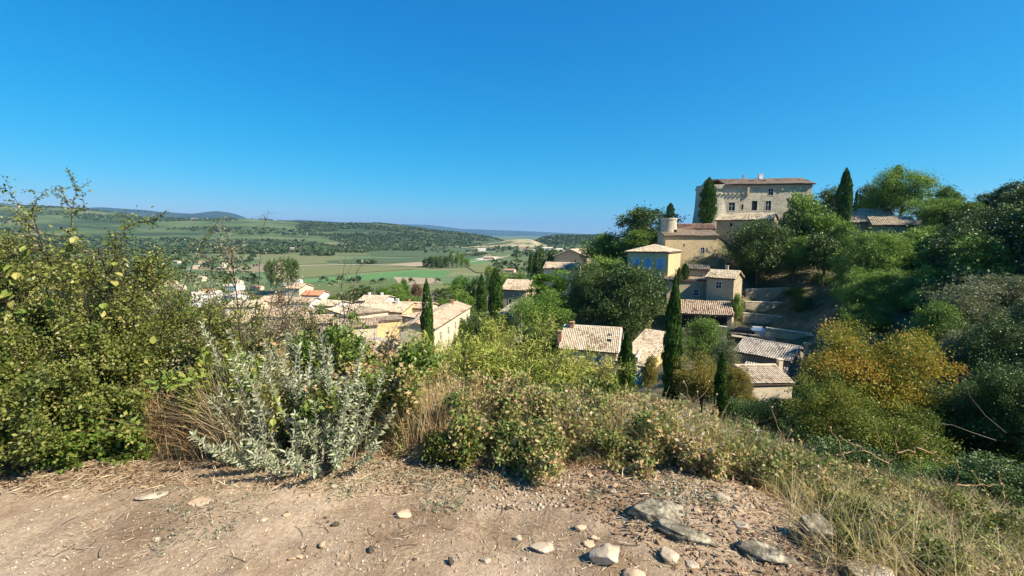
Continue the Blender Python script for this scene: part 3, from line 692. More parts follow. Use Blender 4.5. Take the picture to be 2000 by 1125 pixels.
# annex under the castle: long tiled roof (1403-1520, y408-430)
hpx('long stone house with pale corrugated tile roof just below the castle wall', 1400, 430, 112, 1508, -41, 5.5, 5.5, roof='x', pitch=27, wm='stone', tm='tile_pale', sp=.36, front=[(3, 3.9, .6, .8, 'hole plain'), (8.4, 3.9, .7, .8, 'hole plain')])
# tower + brown roofs left of it
p = W(1305, 468, 108)
tw = thing('round_tower', 'small round stone tower beside the brown tiled roof left of the castle', 'tower', (p.x, p.y, p.z - 4))
b = MB(); b.cyl(0, 0, -4, 8.6, 2.1, 1.75, 26); obj('tower_wall', b.mesh('tower_wall', MT['stone_grey']), tw)
b = MB(); b.cyl(0, 0, 8.6, 8.9, 1.9, 1.9, 26); obj('coping', b.mesh('coping', MT['trim']), tw)
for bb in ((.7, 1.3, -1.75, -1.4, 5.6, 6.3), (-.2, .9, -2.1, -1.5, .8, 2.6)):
    b = MB(); b.box(*bb); obj('window', b.mesh('window', MT['dark']), tw)  # near-black box stands in for the shaded opening
hpx('stone house with dark brown sagging tile roof behind the golden house', 1318, 447, 110, 1396, -12, 5, 5, roof='x', pitch=23, wm='stone', tm='tile_brown', sp=.36)
hpx('tall golden stone house with one window above its blank wall, under the brown roof', 1300, 461, 104, 1402, -2, 6.5, 12, roof='shed', pitch=15, wm='stone_gold', tm='tile', sp=.33,
    front=[(7.9, 8.2, .85, 1.2, 'glass'), (4.0, 9.6, .35, .6, 'hole plain'), (5.9, 5.2, .25, .9, 'hole plain')])
hpx('house with three blue shuttered windows and pale hipped roof', 1226, 491, 99, 1306, -35, 9, 6.6, roof='hip', pitch=17, wm='stone_gold', tm='tile_pale', sp=.33, over=.3,
    front=[(1.3, 3.2, 1.2, 2.0, 'glass blue'), (3.9, 3.2, 1.2, 2.0, 'glass blue'), (6.5, 3.2, 1.2, 2.0, 'glass blue')])
# stepped stone house (1300-1455, y520-640)
hpx('upper block of the stepped stone house, with small tiled roof and sunlit gable', 1381, 541, 89, 1434, -42, 5.2, 9.5, roof='x', pitch=24, wm='stone', tm='tile_pale', sp=.33,
    front=[(1.7, 7.4, 1.0, 1.3, 'glass'), (1.7, 3.1, .9, 1.6, 'glass green')], chim=[(2.6, 3.2, 10.6, .5, 1.0, 'stone', False)])
hpx('lower left wing of the stepped stone house with green shuttered window', 1303, 547, 92, 1384, -3, 5.5, 9.0, roof='shed', pitch=7, wm='stone', tm='tile_pale', sp=.33,
    front=[(5.4, 5.9, .9, 1.2, 'glass'), (3.2, 2.9, 1.6, 1.4, 'green'), ])
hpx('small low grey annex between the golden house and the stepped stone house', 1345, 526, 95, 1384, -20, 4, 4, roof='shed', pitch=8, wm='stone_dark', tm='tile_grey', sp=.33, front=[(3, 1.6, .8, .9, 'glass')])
# open shed roof (1328-1428, y588-618)
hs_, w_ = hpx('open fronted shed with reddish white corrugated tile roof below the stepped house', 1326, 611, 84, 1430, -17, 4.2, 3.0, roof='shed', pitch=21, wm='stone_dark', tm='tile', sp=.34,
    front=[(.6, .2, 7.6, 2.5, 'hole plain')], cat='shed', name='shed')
# centre house with two skylights
ch, w_ = hpx('centre house with light striped tile roof, two skylights and two chimneys', 1097, 679, 75, 1205, -17, 9.2, 5.5, roof='x', pitch=32, wm='render_gold', tm='tile_pale', sp=.3, verge=True,
    front=[(1.6, 3.1, .8, 1.6, 'glass white open'), (5.7, 3.1, .8, 1.6, 'glass lav open')], chim=[(-.55, 1.2, 6.4, .65, 1.6, 'brick', False), (1.0, 4.1, 8.2, .7, .9, 'brick', False)])
for yy in (1.6, 2.7):
    b = MB(); b.xbox(Matrix.Translation((7.2, yy, 5.5 + yy * math.tan(R(32)) + .16)) @ Matrix.Rotation(R(32), 4, 'X'), 0, .75, 0, .55, 0, .12)
    obj('skylight', b.mesh('skylight', MT['glass']), ch)
hpx('pinkish low wing with wide plain roof right of the centre house', 1204, 705, 72, 1264, -42, 10, 3.6, roof='shed', pitch=19, wm='render_gold', tm='tile_pale', sp=.3, over=.2)
hpx('small low roof with white striped tiles in front of the pinkish wing', 1236, 757, 66, 1276, -8, 3.4, 2.6, roof='shed', pitch=30, wm='render_cream', tm='tile_pale', sp=.36, cat='shed', name='shed')
# right house group (1435-1580)
hpx('grey roofed stone house with sunlit gable above the parked cars right', 1434, 686, 64, 1545, -48, 7, 7, roof='x', pitch=20, wm='stone_dark', tm='tile_grey', sp=.3, over=.25, right=[(1.2, 4.6, .5, .7, 'hole plain')], chim=[(8.2, 2.6, 8.6, .6, .5, 'stone_dark', False)])
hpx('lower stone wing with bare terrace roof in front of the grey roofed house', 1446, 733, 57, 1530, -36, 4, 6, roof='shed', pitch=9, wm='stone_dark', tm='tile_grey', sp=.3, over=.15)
hpx('lowest sunlit house with cream walls and pinkish roof in the ravine', 1470, 750, 51, 1548, 4, 7, 6, roof='x', pitch=17, wm='render_cream', tm='tile_pale', sp=.28, over=.2, chim=[(5.5, 3.5, 7.2, .5, .6, 'render_cream', False)])
hpx('white walled outbuilding half hidden behind the orange tree', 1790, 752, 44, 1860, -20, 5, 3, roof='shed', pitch=8, wm='render_white', tm='tile_grey', sp=.3, cat='outbuilding', name='outbuilding')
hpx('low white outbuilding among the dark trees at the right edge', 1900, 752, 40, 1960, -20, 4, 2.4, roof='shed', pitch=6, wm='render_white', tm='tile_grey', sp=.3, cat='outbuilding', name='outbuilding')
# roofs right of the castle (1660-1790, y408-440)
hpx('long tiled farmhouse roof among the trees right of the castle', 1655, 434, 112, 1752, -20, 11, 4, roof='x', pitch=30, wm='stone', tm='tile_pale', sp=.36)
hpx('small outbuilding with white corrugated roof and plain gable right of the farmhouse', 1706, 440, 106, 1790, -25, 4.5, 4.5, roof='shed', pitch=22, wm='stone', tm='tile_pale', sp=.42, cat='outbuilding', name='outbuilding')
# houses left of the village hill
hpx('stone farmhouse with low gable end and two tiny windows on the hill shoulder', 1083, 500, 148, 1146, -30, 12, 7, roof='y', pitch=21, wm='stone', tm='tile_pale', sp=.4,
    front=[(6.8, 5.2, .6, .6, 'hole plain'), (6.5, 1.4, .7, .8, 'hole plain')], chim=[(9.5, 2, 8.4, 1.0, .6, 'stone', False)])
hpx('low pale roofed barn in front of the stone farmhouse on the shoulder', 1062, 524, 138, 1128, -16, 9, 4, roof='x', pitch=18, wm='render_cream', tm='tile_pale', sp=.4)
hpx('stone house with pale roof half hidden by the round trees left of the hill', 980, 565, 126, 1027, -18, 11, 8, roof='x', pitch=21, wm='stone', tm='tile_pale', sp=.38, front=[(2, 4.2, .8, 1.2, 'glass')])
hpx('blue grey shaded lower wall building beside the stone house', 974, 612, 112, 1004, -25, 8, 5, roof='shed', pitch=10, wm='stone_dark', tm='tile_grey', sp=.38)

# the lower village, left of the centre cypress
VH = [
 # label, ax, ay, aY, bx, rot, d, h, kw
 ('long house with sunlit cream facade and six small windows behind the cypress', 780, 640, 82, 848, -9, 26, 8, dict(roof='y', pitch=17, wm='render_cream', tm='tile', sp=.32, right=[(3, 5.2, 1.1, 1.5, 'glass'), (8, 5.2, 1.1, 1.5, 'glass'), (13, 5.2, 1.1, 1.5, 'glass'), (18, 5.2, 1.1, 1.5, 'glass'), (22.5, 5.2, 1.1, 1.5, 'glass'), (10, 1.4, 1.1, 1.6, 'glass')], chim=[(3.5, 22, 9, .6, 1, 'brick', False)])),
 ('big hall with ochre side wall and low pinkish roof in the village', 690, 607, 118, 784, -12, 15, 6.5, dict(roof='x', pitch=11, wm='render_gold', tm='tile_pale', sp=.36, chim=[(9.5, 6, 8, .7, 1, 'render_white', False), (11.5, 9, 7.6, .5, 1, 'brick', False)])),
 ('square house with shaded wall and two small round windows in the village', 640, 604, 112, 678, -48, 10, 5.5, dict(roof='hip', pitch=14, wm='render_cream', tm='tile_pale', sp=.36, right=[(3, 2.6, .7, .8, 'hole plain'), (4.2, 2.6, .7, .8, 'hole plain')])),
 ('long low wing with cream wall in front of the ochre hall', 652, 641, 98, 736, 18, 4, 4, dict(roof='shed', pitch=14, wm='render_cream', tm='tile', sp=.34)),
 ('wide ochre garden wall building with thin tiled top beside the hall', 736, 628, 104, 783, 28, 3, 6, dict(roof='shed', pitch=8, wm='render_gold', tm='tile_pale', sp=.34)),
 ('low house with two arched doorways left in the village', 568, 632, 102, 640, 6, 8, 3.6, dict(roof='x', pitch=15, wm='render_cream', tm='tile', sp=.36, front=[(2.6, 1.0, 1.0, 1.6, 'hole plain'), (4.8, .6, 1.5, 1.8, 'hole plain')])),
 ('wide house with reddish weathered roof far left in the village', 500, 618, 118, 600, -4, 12, 4, dict(roof='x', pitch=12, wm='render_pink', tm='tile', sp=.38)),
 ('dark small house with two door leaves left of the long facade', 785, 617, 108, 826, -35, 9, 5, dict(roof='hip', pitch=12, wm='render_pink', tm='tile', sp=.36, front=[(1.5, 2.2, .9, 1.4, 'glass white'), (4, 2.2, .9, 1.4, 'glass')])),
 ('near village house with ridge pointing right and small red vent', 690, 688, 84, 790, -14, 9, 4, dict(roof='x', pitch=17, wm='render_pink', tm='tile', sp=.3, chim=[(8.6, 4.6, 5.6, .6, .8, 'render_white', False)])),
 ('near house with gable facing right and scattered loose tiles on its roof', 772, 716, 76, 826, 8, 7, 4, dict(roof='x', pitch=17, wm='render_pink', tm='tile_pale', sp=.3)),
 ('round shouldered brownish roof left of the satellite dish', 655, 690, 84, 700, 5, 9, 4, dict(roof='x', pitch=16, wm='render_pink', tm='tile', sp=.32)),
 ('small brown roofed house just behind the silver shrub top', 650, 716, 76, 690, -4, 6, 3.5, dict(roof='shed', pitch=16, wm='render_pink', tm='tile_brown', sp=.32)),
 ('flat pale house right behind the climbing plant', 600, 688, 86, 650, -6, 8, 3.5, dict(roof='x', pitch=14, wm='render_cream', tm='tile', sp=.34)),
 ('white walled house with bright orange tiled roof on the village edge', 588, 577, 170, 623, -5, 8, 4.5, dict(roof='x', pitch=17, wm='render_white', tm='tile_red', sp=.42)),
 ('long white house with dusty pink roof below the orange roof', 552, 590, 158, 604, -8, 8, 5, dict(roof='x', pitch=15, wm='render_white', tm='tile', sp=.42, front=[(3, 2.4, 1, 1.2, 'glass'), (6.5, 2.4, 1, 1.2, 'glass')])),
 ('white gabled house at the far edge of the village roofs', 558, 563, 190, 584, -14, 9, 4, dict(roof='x', pitch=18, wm='render_cream', tm='tile', sp=.45)),
 ('pale cream house at the left end of the village roofs', 500, 590, 160, 548, -8, 10, 4, dict(roof='x', pitch=15, wm='render_pink', tm='tile', sp=.42)),
 ('cream house behind the bare thorn bush with grey roof', 440, 600, 150, 500, 4, 11, 4.5, dict(roof='x', pitch=14, wm='render_cream', tm='tile_pale', sp=.42)),
 ('house with pink roof low behind the bare thorn bush', 430, 628, 120, 498, -8, 10, 4, dict(roof='x', pitch=15, wm='render_pink', tm='tile', sp=.4)),
 ('grey roofed village house between orange roof and ochre hall', 612, 596, 140, 650, -20, 8, 5, dict(roof='x', pitch=15, wm='render_white', tm='tile_pale', sp=.4)),
 ('small white house with two chimneys behind the ochre hall', 700, 588, 135, 748, -6, 9, 5, dict(roof='x', pitch=13, wm='render_white', tm='tile_pale', sp=.4, chim=[(1.5, 4.5, 6, .6, .9, 'render_white', False), (5.5, 4.5, 6, .6, .9, 'render_white', False)])),
 ('low tiled house between the ochre hall and the cypress', 795, 602, 122, 835, -10, 8, 4.5, dict(roof='x', pitch=14, wm='render_cream', tm='tile', sp=.38)),
]
for lab, ax, ay, aY, bx, rot, d, h, kw in VH:
    hpx(lab, ax, ay, aY, bx, rot, d, h, skirt=7, name='village_house', **kw)

# zinc shelter roof, satellite dish
p = W(745, 668, 88); t = thing('zinc_shelter', 'low shelter with blue grey zinc roof beside the ochre wall', 'shelter', (p.x, p.y, p.z - 2.4), R(-20))
b = MB(); b.xbox(Matrix.Translation((0, 0, 2.4)) @ Matrix.Rotation(R(8), 4, 'X'), -3, 3, -1.8, 1.8, 0, .06)
for k in range(16): b.xbox(Matrix.Translation((0, 0, 2.4)) @ Matrix.Rotation(R(8), 4, 'X'), -3 + k*.4, -2.94 + k*.4, -1.8, 1.8, .06, .11)
obj('roof', b.mesh('roof', MT['metal_grey']), t)
for x, y in ((-2.8, -1.6), (2.8, -1.6), (-2.8, 1.6), (2.8, 1.6)):
    b = MB(); b.box(x - .06, x + .06, y - .06, y + .06, -4, 2.4 + y * .14); obj('post', b.mesh('post', MT['wood_grey']), t)
p = W(686, 692, 76); t = thing('satellite_dish', 'round white satellite dish on the roof behind the silver shrub', 'satellite dish', (p.x, p.y, p.z), 0)
V = []; F = []
for i in range(7):
    for j in range(20): rr = .95 * i / 6; V.append((rr * math.cos(j * math.pi/10), -.3 * (rr/.95)**2 , rr * math.sin(j * math.pi/10)))
for i in range(6):
    for j in range(20): F.append([i*20 + j, i*20 + (j+1) % 20, (i+1)*20 + (j+1) % 20, (i+1)*20 + j])
obj('dish', mesh('dish', np.array(V), F, MT['white_plastic'], smooth=True), t); V, F = tubes([([(0, 0, 0), (0, .3, 0), (0, .35, -1.8)], .05), ([(0, 0, -.8), (0, -.8, -.2)], .025)], 6)
obj('mast', mesh('mast', V, F, MT['metal_grey']), t)

# scattered suburb and farm houses on the plain, small in the picture: three kinds shared
def small_house(kind, wm, tm):
    w, d, h = [(13, 9, 4), (10, 8, 6.2), (18, 9, 3.8), (24, 14, 6)][kind]
    b = MB(); b.box(0, w, 0, d, -3, h); g = d/2*.33
    b.poly([(0, 0, h), (0, d/2, h+g), (0, d, h)]); b.poly([(w, 0, h), (w, d, h), (w, d/2, h+g)])
    r = MB(); o = .5
    for s in (0, 1):
        y0, y1 = (-o, d/2) if s == 0 else (d + o, d/2)
        r.poly([(-o, y0, h-.1), (w+o, y0, h-.1), (w+o, y1, h+g+.1), (-o, y1, h+g+.1)]); r.poly([(-o, y0, h-.35), (w+o, y0, h-.35), (w+o, y0, h-.1), (-o, y0, h-.1)])
    wd = MB(); n = int(w // 3.2)
    for k in range(n): wd.box(1.2 + k*3.1, 2.3 + k*3.1, -.04, .05, 1.0, 2.3)
    return b.mesh('wall', MT[wm]), r.mesh('roof', MT[tm]), wd.mesh('window', MT['glass'])
def flatrough(name, cols): return noisemat(name, cols, .8, .9, .3)
MT['ftile'] = flatrough('far tile roof', [(.36,.25,.17),(.50,.37,.26),(.56,.44,.32)])
MT['ftile_red'] = flatrough('far orange roof', [(.40,.20,.12),(.50,.28,.17)])
MT['ftile_pale'] = flatrough('far pale roof', [(.50,.42,.34),(.62,.55,.46)])
SH = [small_house(k, wm, tm) for k, wm, tm in ((0,'render_cream','ftile'),(1,'render_cream','ftile'),(0,'render_pink','ftile_red'),(2,'render_cream','ftile'),(3,'render_white','ftile_pale'),(1,'render_pink','ftile_red'))]
def place_small(k, x, y, rot, label, cat='house', group=None, s=1):
    t = thing('far_house' if cat == 'house' else 'farm_shed', label, cat, (x, y, Hs(x, y) if math.hypot(x, y) < 410 else ZP), rot, group); t.scale = (s, s, s)
    for me, nm in zip(SH[k], ('wall', 'roof', 'window')): obj(nm, me, t)
    return t
rh = np.random.default_rng(77); taken = []
for i in range(400):
    if len(taken) >= 62: break
    px = rh.uniform(-30, 555); Y = 1 / rh.uniform(1/960, 1/260)
    if px > 470 and Y > 420: continue
    x = (px - 1000) / F_PX * Y
    if any(math.hypot(x - a, Y - b) < 19 for a, b in taken): continue
    taken.append((x, Y)); place_small(int(rh.integers(0, 6)), x, Y, rh.uniform(-.8, .8), 'small pale house of the spread out suburb seen through the left thicket', 'house', 'suburb houses on the plain behind the left thicket', rh.uniform(.55, .8))
FAR = [(543,487,3,'white farm with long pale roof before the dark wood at left','house',1.3),(566,487,1,'pale hangar like farmhouse just right of the white farm','house',1.3),
 (372,428,3,'white hall high on the green far slope','farm shed',2.2),(752,478,0,'leftmost pale house of the far hamlet below the wooded hill','house',1.2),(778,476,1,'second pale house of the far hamlet below the wooded hill','house',1.2),
 (800,471,3,'broad house at the top of the far hamlet below the wooded hill','house',1.5),(812,466,1,'highest house of the far hamlet under the tree line','house',1.4),(808,481,0,'lowest house of the far hamlet at the field edge','house',1.1),
 (876,471,3,'pale house alone on the field edge right of the far hamlet','house',1.4),(932,488,4,'white farm shed in the middle of the right vineyards','farm shed',1.0),(944,504,3,'long low cream building by the lane among the vines','farm shed',1.2),
 (1015,487,5,'bluish house with red roof below the quarry mound','house',1.6),(1030,489,0,'pale house touching the red roofed house below the quarry mound','house',1.4),(1058,487,4,'large white works building right below the quarry mound','farm shed',1.3),
 (1082,489,4,'second large white works building next to the dark wood','farm shed',1.1),(986,530,2,'small red roofed house among trees left of the hill foot','house',.9),(1000,545,0,'pale house among trees left of the hill foot','house',.8),
 (1048,513,3,'pale roof behind the poplars at the hill foot','house',.9),(660,478,0,'tiny house on the lower edge of the wooded hill','house',1.2),(905,470,0,'small farm on the rise before the quarry mound','house',1.3)]
for px, py, k, lab, cat, s in FAR:
    if py < 470: 
        Y = {428: 3000, 466: 2300}.get(py, 2300); q = W(px, py + 1, Y)
        t = place_small(k, q.x, q.y, 0, lab, cat, None, s); t.location.z = q.z - 1
    else:
        x, y = onplain(px, py + (3 if py > 480 else 2)); place_small(k, x, y, rh.uniform(-.5, .5), lab, cat, None, s)

# masts beside the railway
for i, px in enumerate((292, 312, 328, 358, 382, 415)):
    x, y = onplain(px, 492); V, F = tubes([([(0, 0, 0), (0, 0, 11)], .35), ([(-.2, 0, 9.5), (3, 0, 10)], .15)], 5)
    obj('railway_mast', mesh('railway_mast', V, F, MT['wood_grey']), None, (x, y, ZP), None, 'thin pale mast beside the straight track on the plain', 'mast', 'masts along the track on the plain')

# terrace walls right of the stepped house, parked cars
def stone_wall(label, pts, h, mat='stone_dark', th=.5, name='terrace_wall'):
    P = [W(*q) for q in pts]; o = P[0]; t = obj(name, None, None, (o.x, o.y, o.z), None, label, 'wall'); b = MB(); c = MB()
    for a, e in zip(P[:-1], P[1:]):
        a = a - o; e = e - o; d = (e - a); d.z = 0; d.normalize(); n = Vector((-d.y, d.x, 0)) * th
        lo = Vector((0, 0, -h)); b.poly([a + lo, e + lo, e, a]); b.poly([e + lo + n, a + lo + n, a + n, e + n]); b.poly([a, e, e + n, a + n]); b.poly([e + lo, e + lo + n, e + n, e]); b.poly([a + lo + n, a + lo, a, a + n])
        u = Vector((0, 0, .14)); m = n * .12
        c.poly([a - m + u, e - m + u, e + n + m + u, a + n + m + u]); c.poly([a - m, e - m, e - m + u, a - m + u]); c.poly([e - m, e + n + m, e + n + m + u, e - m + u])
    obj('masonry', b.mesh('masonry', MT[mat]), t); obj('coping', c.mesh('coping', MT['trim'] if mat != 'stone_dark' else MT['stone']), t)
stone_wall('upper brown terrace wall in tree shade right of the stepped house', [(1458,566,93),(1560,562,94),(1640,568,95)], 5, 'stone')
stone_wall('middle dry stone terrace wall with sunlit patches right of the stepped house', [(1456,590,90),(1540,592,90.5),(1632,600,91)], 4, 'stone')
stone_wall('lower grey retaining wall running right behind the parked cars', [(1452,612,86),(1516,618,86),(1640,638,85)], 3.5, 'stone')
stone_wall('pale low wall in front of the right house roof', [(1496,641,78),(1572,651,76),(1600,660,74)], 1.4, 'stone')
stone_wall('low pale garden wall left of the tall cypress', [(1246,700,70),(1262,672,76),(1266,650,82)], 1.5, 'trim', .4, 'garden_wall')
stone_wall('small square stone terrace under the shed front', [(1386,636,80),(1420,640,79)], 2.2, 'stone')
b = MB()
p0, p1 = W(1500, 652, 79), W(1448, 662, 76)
def car(label, px, py, Y, rot, mat):
    p = W(px, py, Y); t = thing('parked_car', label, 'car', (p.x, p.y, p.z), R(rot))
    L_, Wd_ = 4.2, 1.75
    prof = [(-2.1,.35),(-2.08,.75),(-1.2,.92),(-.55,1.42),(.95,1.45),(1.75,.98),(2.1,.85),(2.1,.35)]
    b = MB(); n = len(prof)
    A = [(x, -Wd_/2 * (1 if z < 1.0 else .8), z) for x, z in prof]; B = [(x, -y, z) for (x, y, z) in A]
    b.poly(A); b.poly(B[::-1])
    for k in range(n): b.poly([A[(k+1) % n], A[k], B[k], B[(k+1) % n]])
    obj('body', b.mesh('body', MT[mat]), t)
    b = MB()
    b.poly([(-1.14,-.70,.97),(-.56,-.62,1.40),(-.56,.62,1.40),(-1.14,.70,.97)]); V = [(v[0]-.02, v[1], v[2]+.015) for v in b.v]; b.v = V
    obj('windscreen', b.mesh('windscreen', MT['glass']), t)
    b = MB(); b.poly([(.97,-.6,1.46),(1.68,-.68,1.04),(1.68,.68,1.04),(.97,.6,1.46)]); obj('rear_window', b.mesh('rear_window', MT['glass']), t)
    for s in (-1, 1):
        b = MB(); b.poly([(-1.0, s*.80, .98), (1.5, s*.80, 1.0), (.9, s*.715, 1.38), (-.5, s*.715, 1.38)]); obj('side_window', b.mesh('side_window', MT['glass']), t)
        for x in (-1.3, 1.3):
            V, F = tubes([([(x, s*.7, .32), (x, s*.9, .32)], [.32, .32])], 16); w_ = obj('wheel', mesh('wheel', V, F, MT['dark']), t)
            b = MB(); b.poly([(x + .2*math.cos(q*.785), s*.905, .32 + .2*math.sin(q*.785)) for q in range(8)]); obj('rim', b.mesh('rim', MT['metal_grey']), w_)
MT['car_white'] = plain('silver car paint', (.55, .58, .62), .25, .4); MT['car_dark'] = plain('dark car paint', (.03, .035, .045), .2)
CARG = W(1470, 655, 79)
car('silver parked car with its nose to the lower retaining wall', 1476, 654, 79.5, -25, 'car_white')
car('dark parked car left of the silver one beside the shed', 1448, 653, 80, -30, 'car_dark')
q = [W(1428,656,78), W(1436,646,84), W(1520,652,84), W(1512,668,77)]
obj('parking_ground', mesh('parking_ground', np.array([tuple(v - Vector((0,0,.03))) for v in q]), [[0, 3, 2, 1]], noisemat('gravel yard', [(.30,.25,.19),(.42,.36,.28)], 2, .95, .3)), kind='structure')
p = W(1545, 640, 83); t = thing('garden_fence', 'thin wire fence of slim posts above the retaining wall', 'fence', (p.x, p.y, p.z))
for k in range(9):
    V, F = tubes([([(0, 0, 0), (0, 0, 1.6)], .035)], 5)
    o = obj('post', mesh('post', V, F, MT['wood_grey']), t, (-6.6 + k * 1.1, k * .05, .6 + .06 * (8 - k)))
V, F = tubes([([(-6.6, 0, hh + .5), (2.2, .4, hh)], .012) for hh in (1.0, 1.5, 2.0)], 4); obj('wire', mesh('wire', V, F, MT['wood_grey']), t)
# ------------------------------------------------------------------ trees: unit crowns (radius 1) shared by the copies, material per tree
def crown_mesh(seed, n=9000, leaf=.085, clumps=46, flat=1.0, ragged=.28, spike=0):
    r = np.random.default_rng(seed); d = nrm(r.normal(size=(clumps, 3))); d[:, 2] *= flat
    rad = r.uniform(.40, .93, clumps); c = d * (rad * (1 + .16 * np.sin(d[:, 0] * 3 + seed) * np.cos(d[:, 2] * 4 + seed * 2)))[:, None]; cr = r.uniform(.13, ragged + .14, clumps)
    c = np.concatenate([c, [[0, 0, 0]]]); cr = np.append(cr, .48); ct = r.random(clumps + 1)
    w = cr ** 2; k = r.choice(clumps + 1, n, p=w / w.sum()); u = nrm(r.normal(size=(n, 3)))
    u[:, 2] = np.where(r.random(n) < .55, np.abs(u[:, 2]), u[:, 2]); q = r.random(n) ** .35
    q = np.where(r.random(n) < .07, r.uniform(1.1, 1.7, n), q); P = c[k] + u * (cr[k] * q * r.uniform(.85, 1.15, n))[:, None]
    D = nrm(u * .7 + r.normal(size=(n, 3)) * .7 + np.array([0, 0, -.1 + spike])); L = leaf * r.uniform(.6, 1.35, n)
    V, F = leaves(P - D * L[:, None] * .4, D, L, L * .62, r)
    t = np.clip(ct[k] * .45 + r.random(n) * .5 + .05 * u[:, 2], 0, 1)
    return mesh('crown', V, F, MT['oak'], np.repeat(t, 4))
def sprig(seed, n, leaf, tiers):   # layered crown (cedar, umbrella pine)
    r = np.random.default_rng(seed); P = []; U = []
    k = tiers
    for i in range(k):
        a = r.uniform(0, 6.28); rr = r.uniform(.25, .95); z = r.uniform(-.6, .9); rr = min(rr, 1.05 - abs(z - .0) * .55)
        m = n // k; th = r.uniform(0, 6.28, m); q = np.sqrt(r.random(m)) * r.uniform(.22, .42)
        P.append(np.c_[math.cos(a) * rr + np.cos(th) * q, math.sin(a) * rr + np.sin(th) * q, z + r.normal(0, .035, m) - q * .15]); U.append(np.full(m, r.random()))
    P = np.concatenate(P); U = np.concatenate(U); n = len(P); D = nrm(r.normal(size=(n, 3)) * .6 + np.c_[P[:, :2], np.full(n, .35)]); L = leaf * r.uniform(.6, 1.3, n)
    V, F = leaves(P - D * L[:, None] * .4, D, L, L * .35, r); return mesh('crown', V, F, MT['pine'], np.repeat(np.clip(U * .45 + r.random(n) * .5, 0, 1), 4))
def cypress_mesh(seed, n=6500, slim=1.0):
    """unit column: height 1, radius 1 at its widest"""
    r = np.random.default_rng(seed); z = r.random(n) ** .9; ph = r.uniform(0, 6.28, n)
    prof = np.interp(z, [0, .05, .25, .55, .8, .93, 1], [.35, .8, .98, .92, .62, .30, .04])
    lump = 1 + .5 * fbm(np.c_[np.cos(ph) * 1.5, np.sin(ph) * 1.5, z * 13 * slim], 3, seed)
    q = r.uniform(.45, 1, n) ** .5 * prof * lump; P = np.c_[np.cos(ph) * q, np.sin(ph) * q, z * .985]
    D = nrm(np.c_[np.cos(ph) * .35, np.sin(ph) * .35, np.full(n, 1.0)] + r.normal(size=(n, 3)) * .25)
    # D is in stretched space: make sprays long upward
    L = r.uniform(.012, .030, n); S = nrm(np.c_[-np.sin(ph), np.cos(ph), 0 * ph] + r.normal(size=(n, 3)) * .3) * r.uniform(.10, .22, n)[:, None]
    A = np.c_[D[:, 0] * L * 6, D[:, 1] * L * 6, D[:, 2] * L]
    V = np.stack([P - A * .5, P + S * .5 , P + A * .9, P - S * .5], 1).reshape(-1, 3)
    t = np.clip(.5 + .45 * fbm(np.c_[np.cos(ph) * 2, np.sin(ph) * 2, z * 18], 2, seed + 3) + r.normal(0, .18, n), 0, 1)
    return mesh('crown', V, np.arange(n * 4).reshape(-1, 4), MT['cypress'], np.repeat(t, 4))
def trunk_mesh(seed, limbs=7, r0=.09):
    """unit: z 0 (foot) to 1 (crown centre); limbs spread to +-.6"""
    r = np.random.default_rng(seed); L = []
    pts = np.array([[0, 0, -.08], [r.normal(0, .03), r.normal(0, .03), .3], [r.normal(0, .05), r.normal(0, .05), .65], [r.normal(0, .07), r.normal(0, .07), 1.05]])
    L.append((pts, [r0, r0 * .75, r0 * .55, r0 * .2]))
    for i in range(limbs):
        z0 = r.uniform(.45, .9); a = r.uniform(0, 6.28); b = r.uniform(.35, .65); s = np.array([0, 0, z0])
        L.append(([s, s + [math.cos(a) * b * .5, math.sin(a) * b * .5, .12], s + [math.cos(a) * b, math.sin(a) * b, .30 + r.uniform(0, .2)]], [r0 * .4, r0 * .25, r0 * .08]))
    V, F = tubes(L, 6); return mesh('trunk', V, F, MT['bark'], smooth=True)
CROWN = {'a': crown_mesh(1), 'b': crown_mesh(2, clumps=34, ragged=.34), 'c': crown_mesh(3, clumps=60, ragged=.22),
 'fine': crown_mesh(4, 26000, .046, 90, ragged=.2), 'fine2': crown_mesh(5, 26000, .046, 70, ragged=.26), 'wispy': crown_mesh(6, 15000, .05, 60, ragged=.2, spike=.5),
 'tier': sprig(7, 9000, .10, 60), 'tier2': sprig(8, 8000, .11, 44),
 'big': crown_mesh(9, 60000, .030, 110, ragged=.17), 'bigloose': crown_mesh(10, 42000, .030, 120, ragged=.14)}
CYP = [cypress_mesh(11), cypress_mesh(12, 9000, 1.6), cypress_mesh(13, 4000)]
TR = [trunk_mesh(21), trunk_mesh(22, 9), trunk_mesh(23, 5, .07)]
_tk = [0]
def tree(kind, mat, px, py, Y, rp, rpy, label, name='tree', cat='tree', group=None, rot=None, gz=None):
    """crown centre at pixel (px, py), Y metres ahead, radii rp, rpy given in pixels"""
    _tk[0] += 1; c = W(px, py, Y); k = (Y / CP) / F_PX; rx, rz = rp * k, rpy * k
    z0 = Hs(c.x, c.y) if gz is None else gz; z0 = min(z0, c.z - .15 * rz)
    if c.z - rz - z0 > .6 * rz: top = c.z + rz; rz = (top - z0) / 2.6; c.z = top - rz
    t = thing(name, label, cat, (c.x, c.y, z0), 0, group)
    o = obj('crown', CROWN[kind], t, (0, 0, c.z - z0)); o.scale = (rx, rx, rz); o.rotation_euler = (0, 0, rot if rot is not None else _tk[0] * 2.4)
    o.material_slots[0].link = 'OBJECT'; o.material_slots[0].material = MT[mat]
    u = obj('trunk', TR[_tk[0] % 3], t); hh = max(.4, c.z - z0); s = min(rx, hh); u.scale = (s, s, hh); u.rotation_euler = (0, 0, _tk[0])
    return t
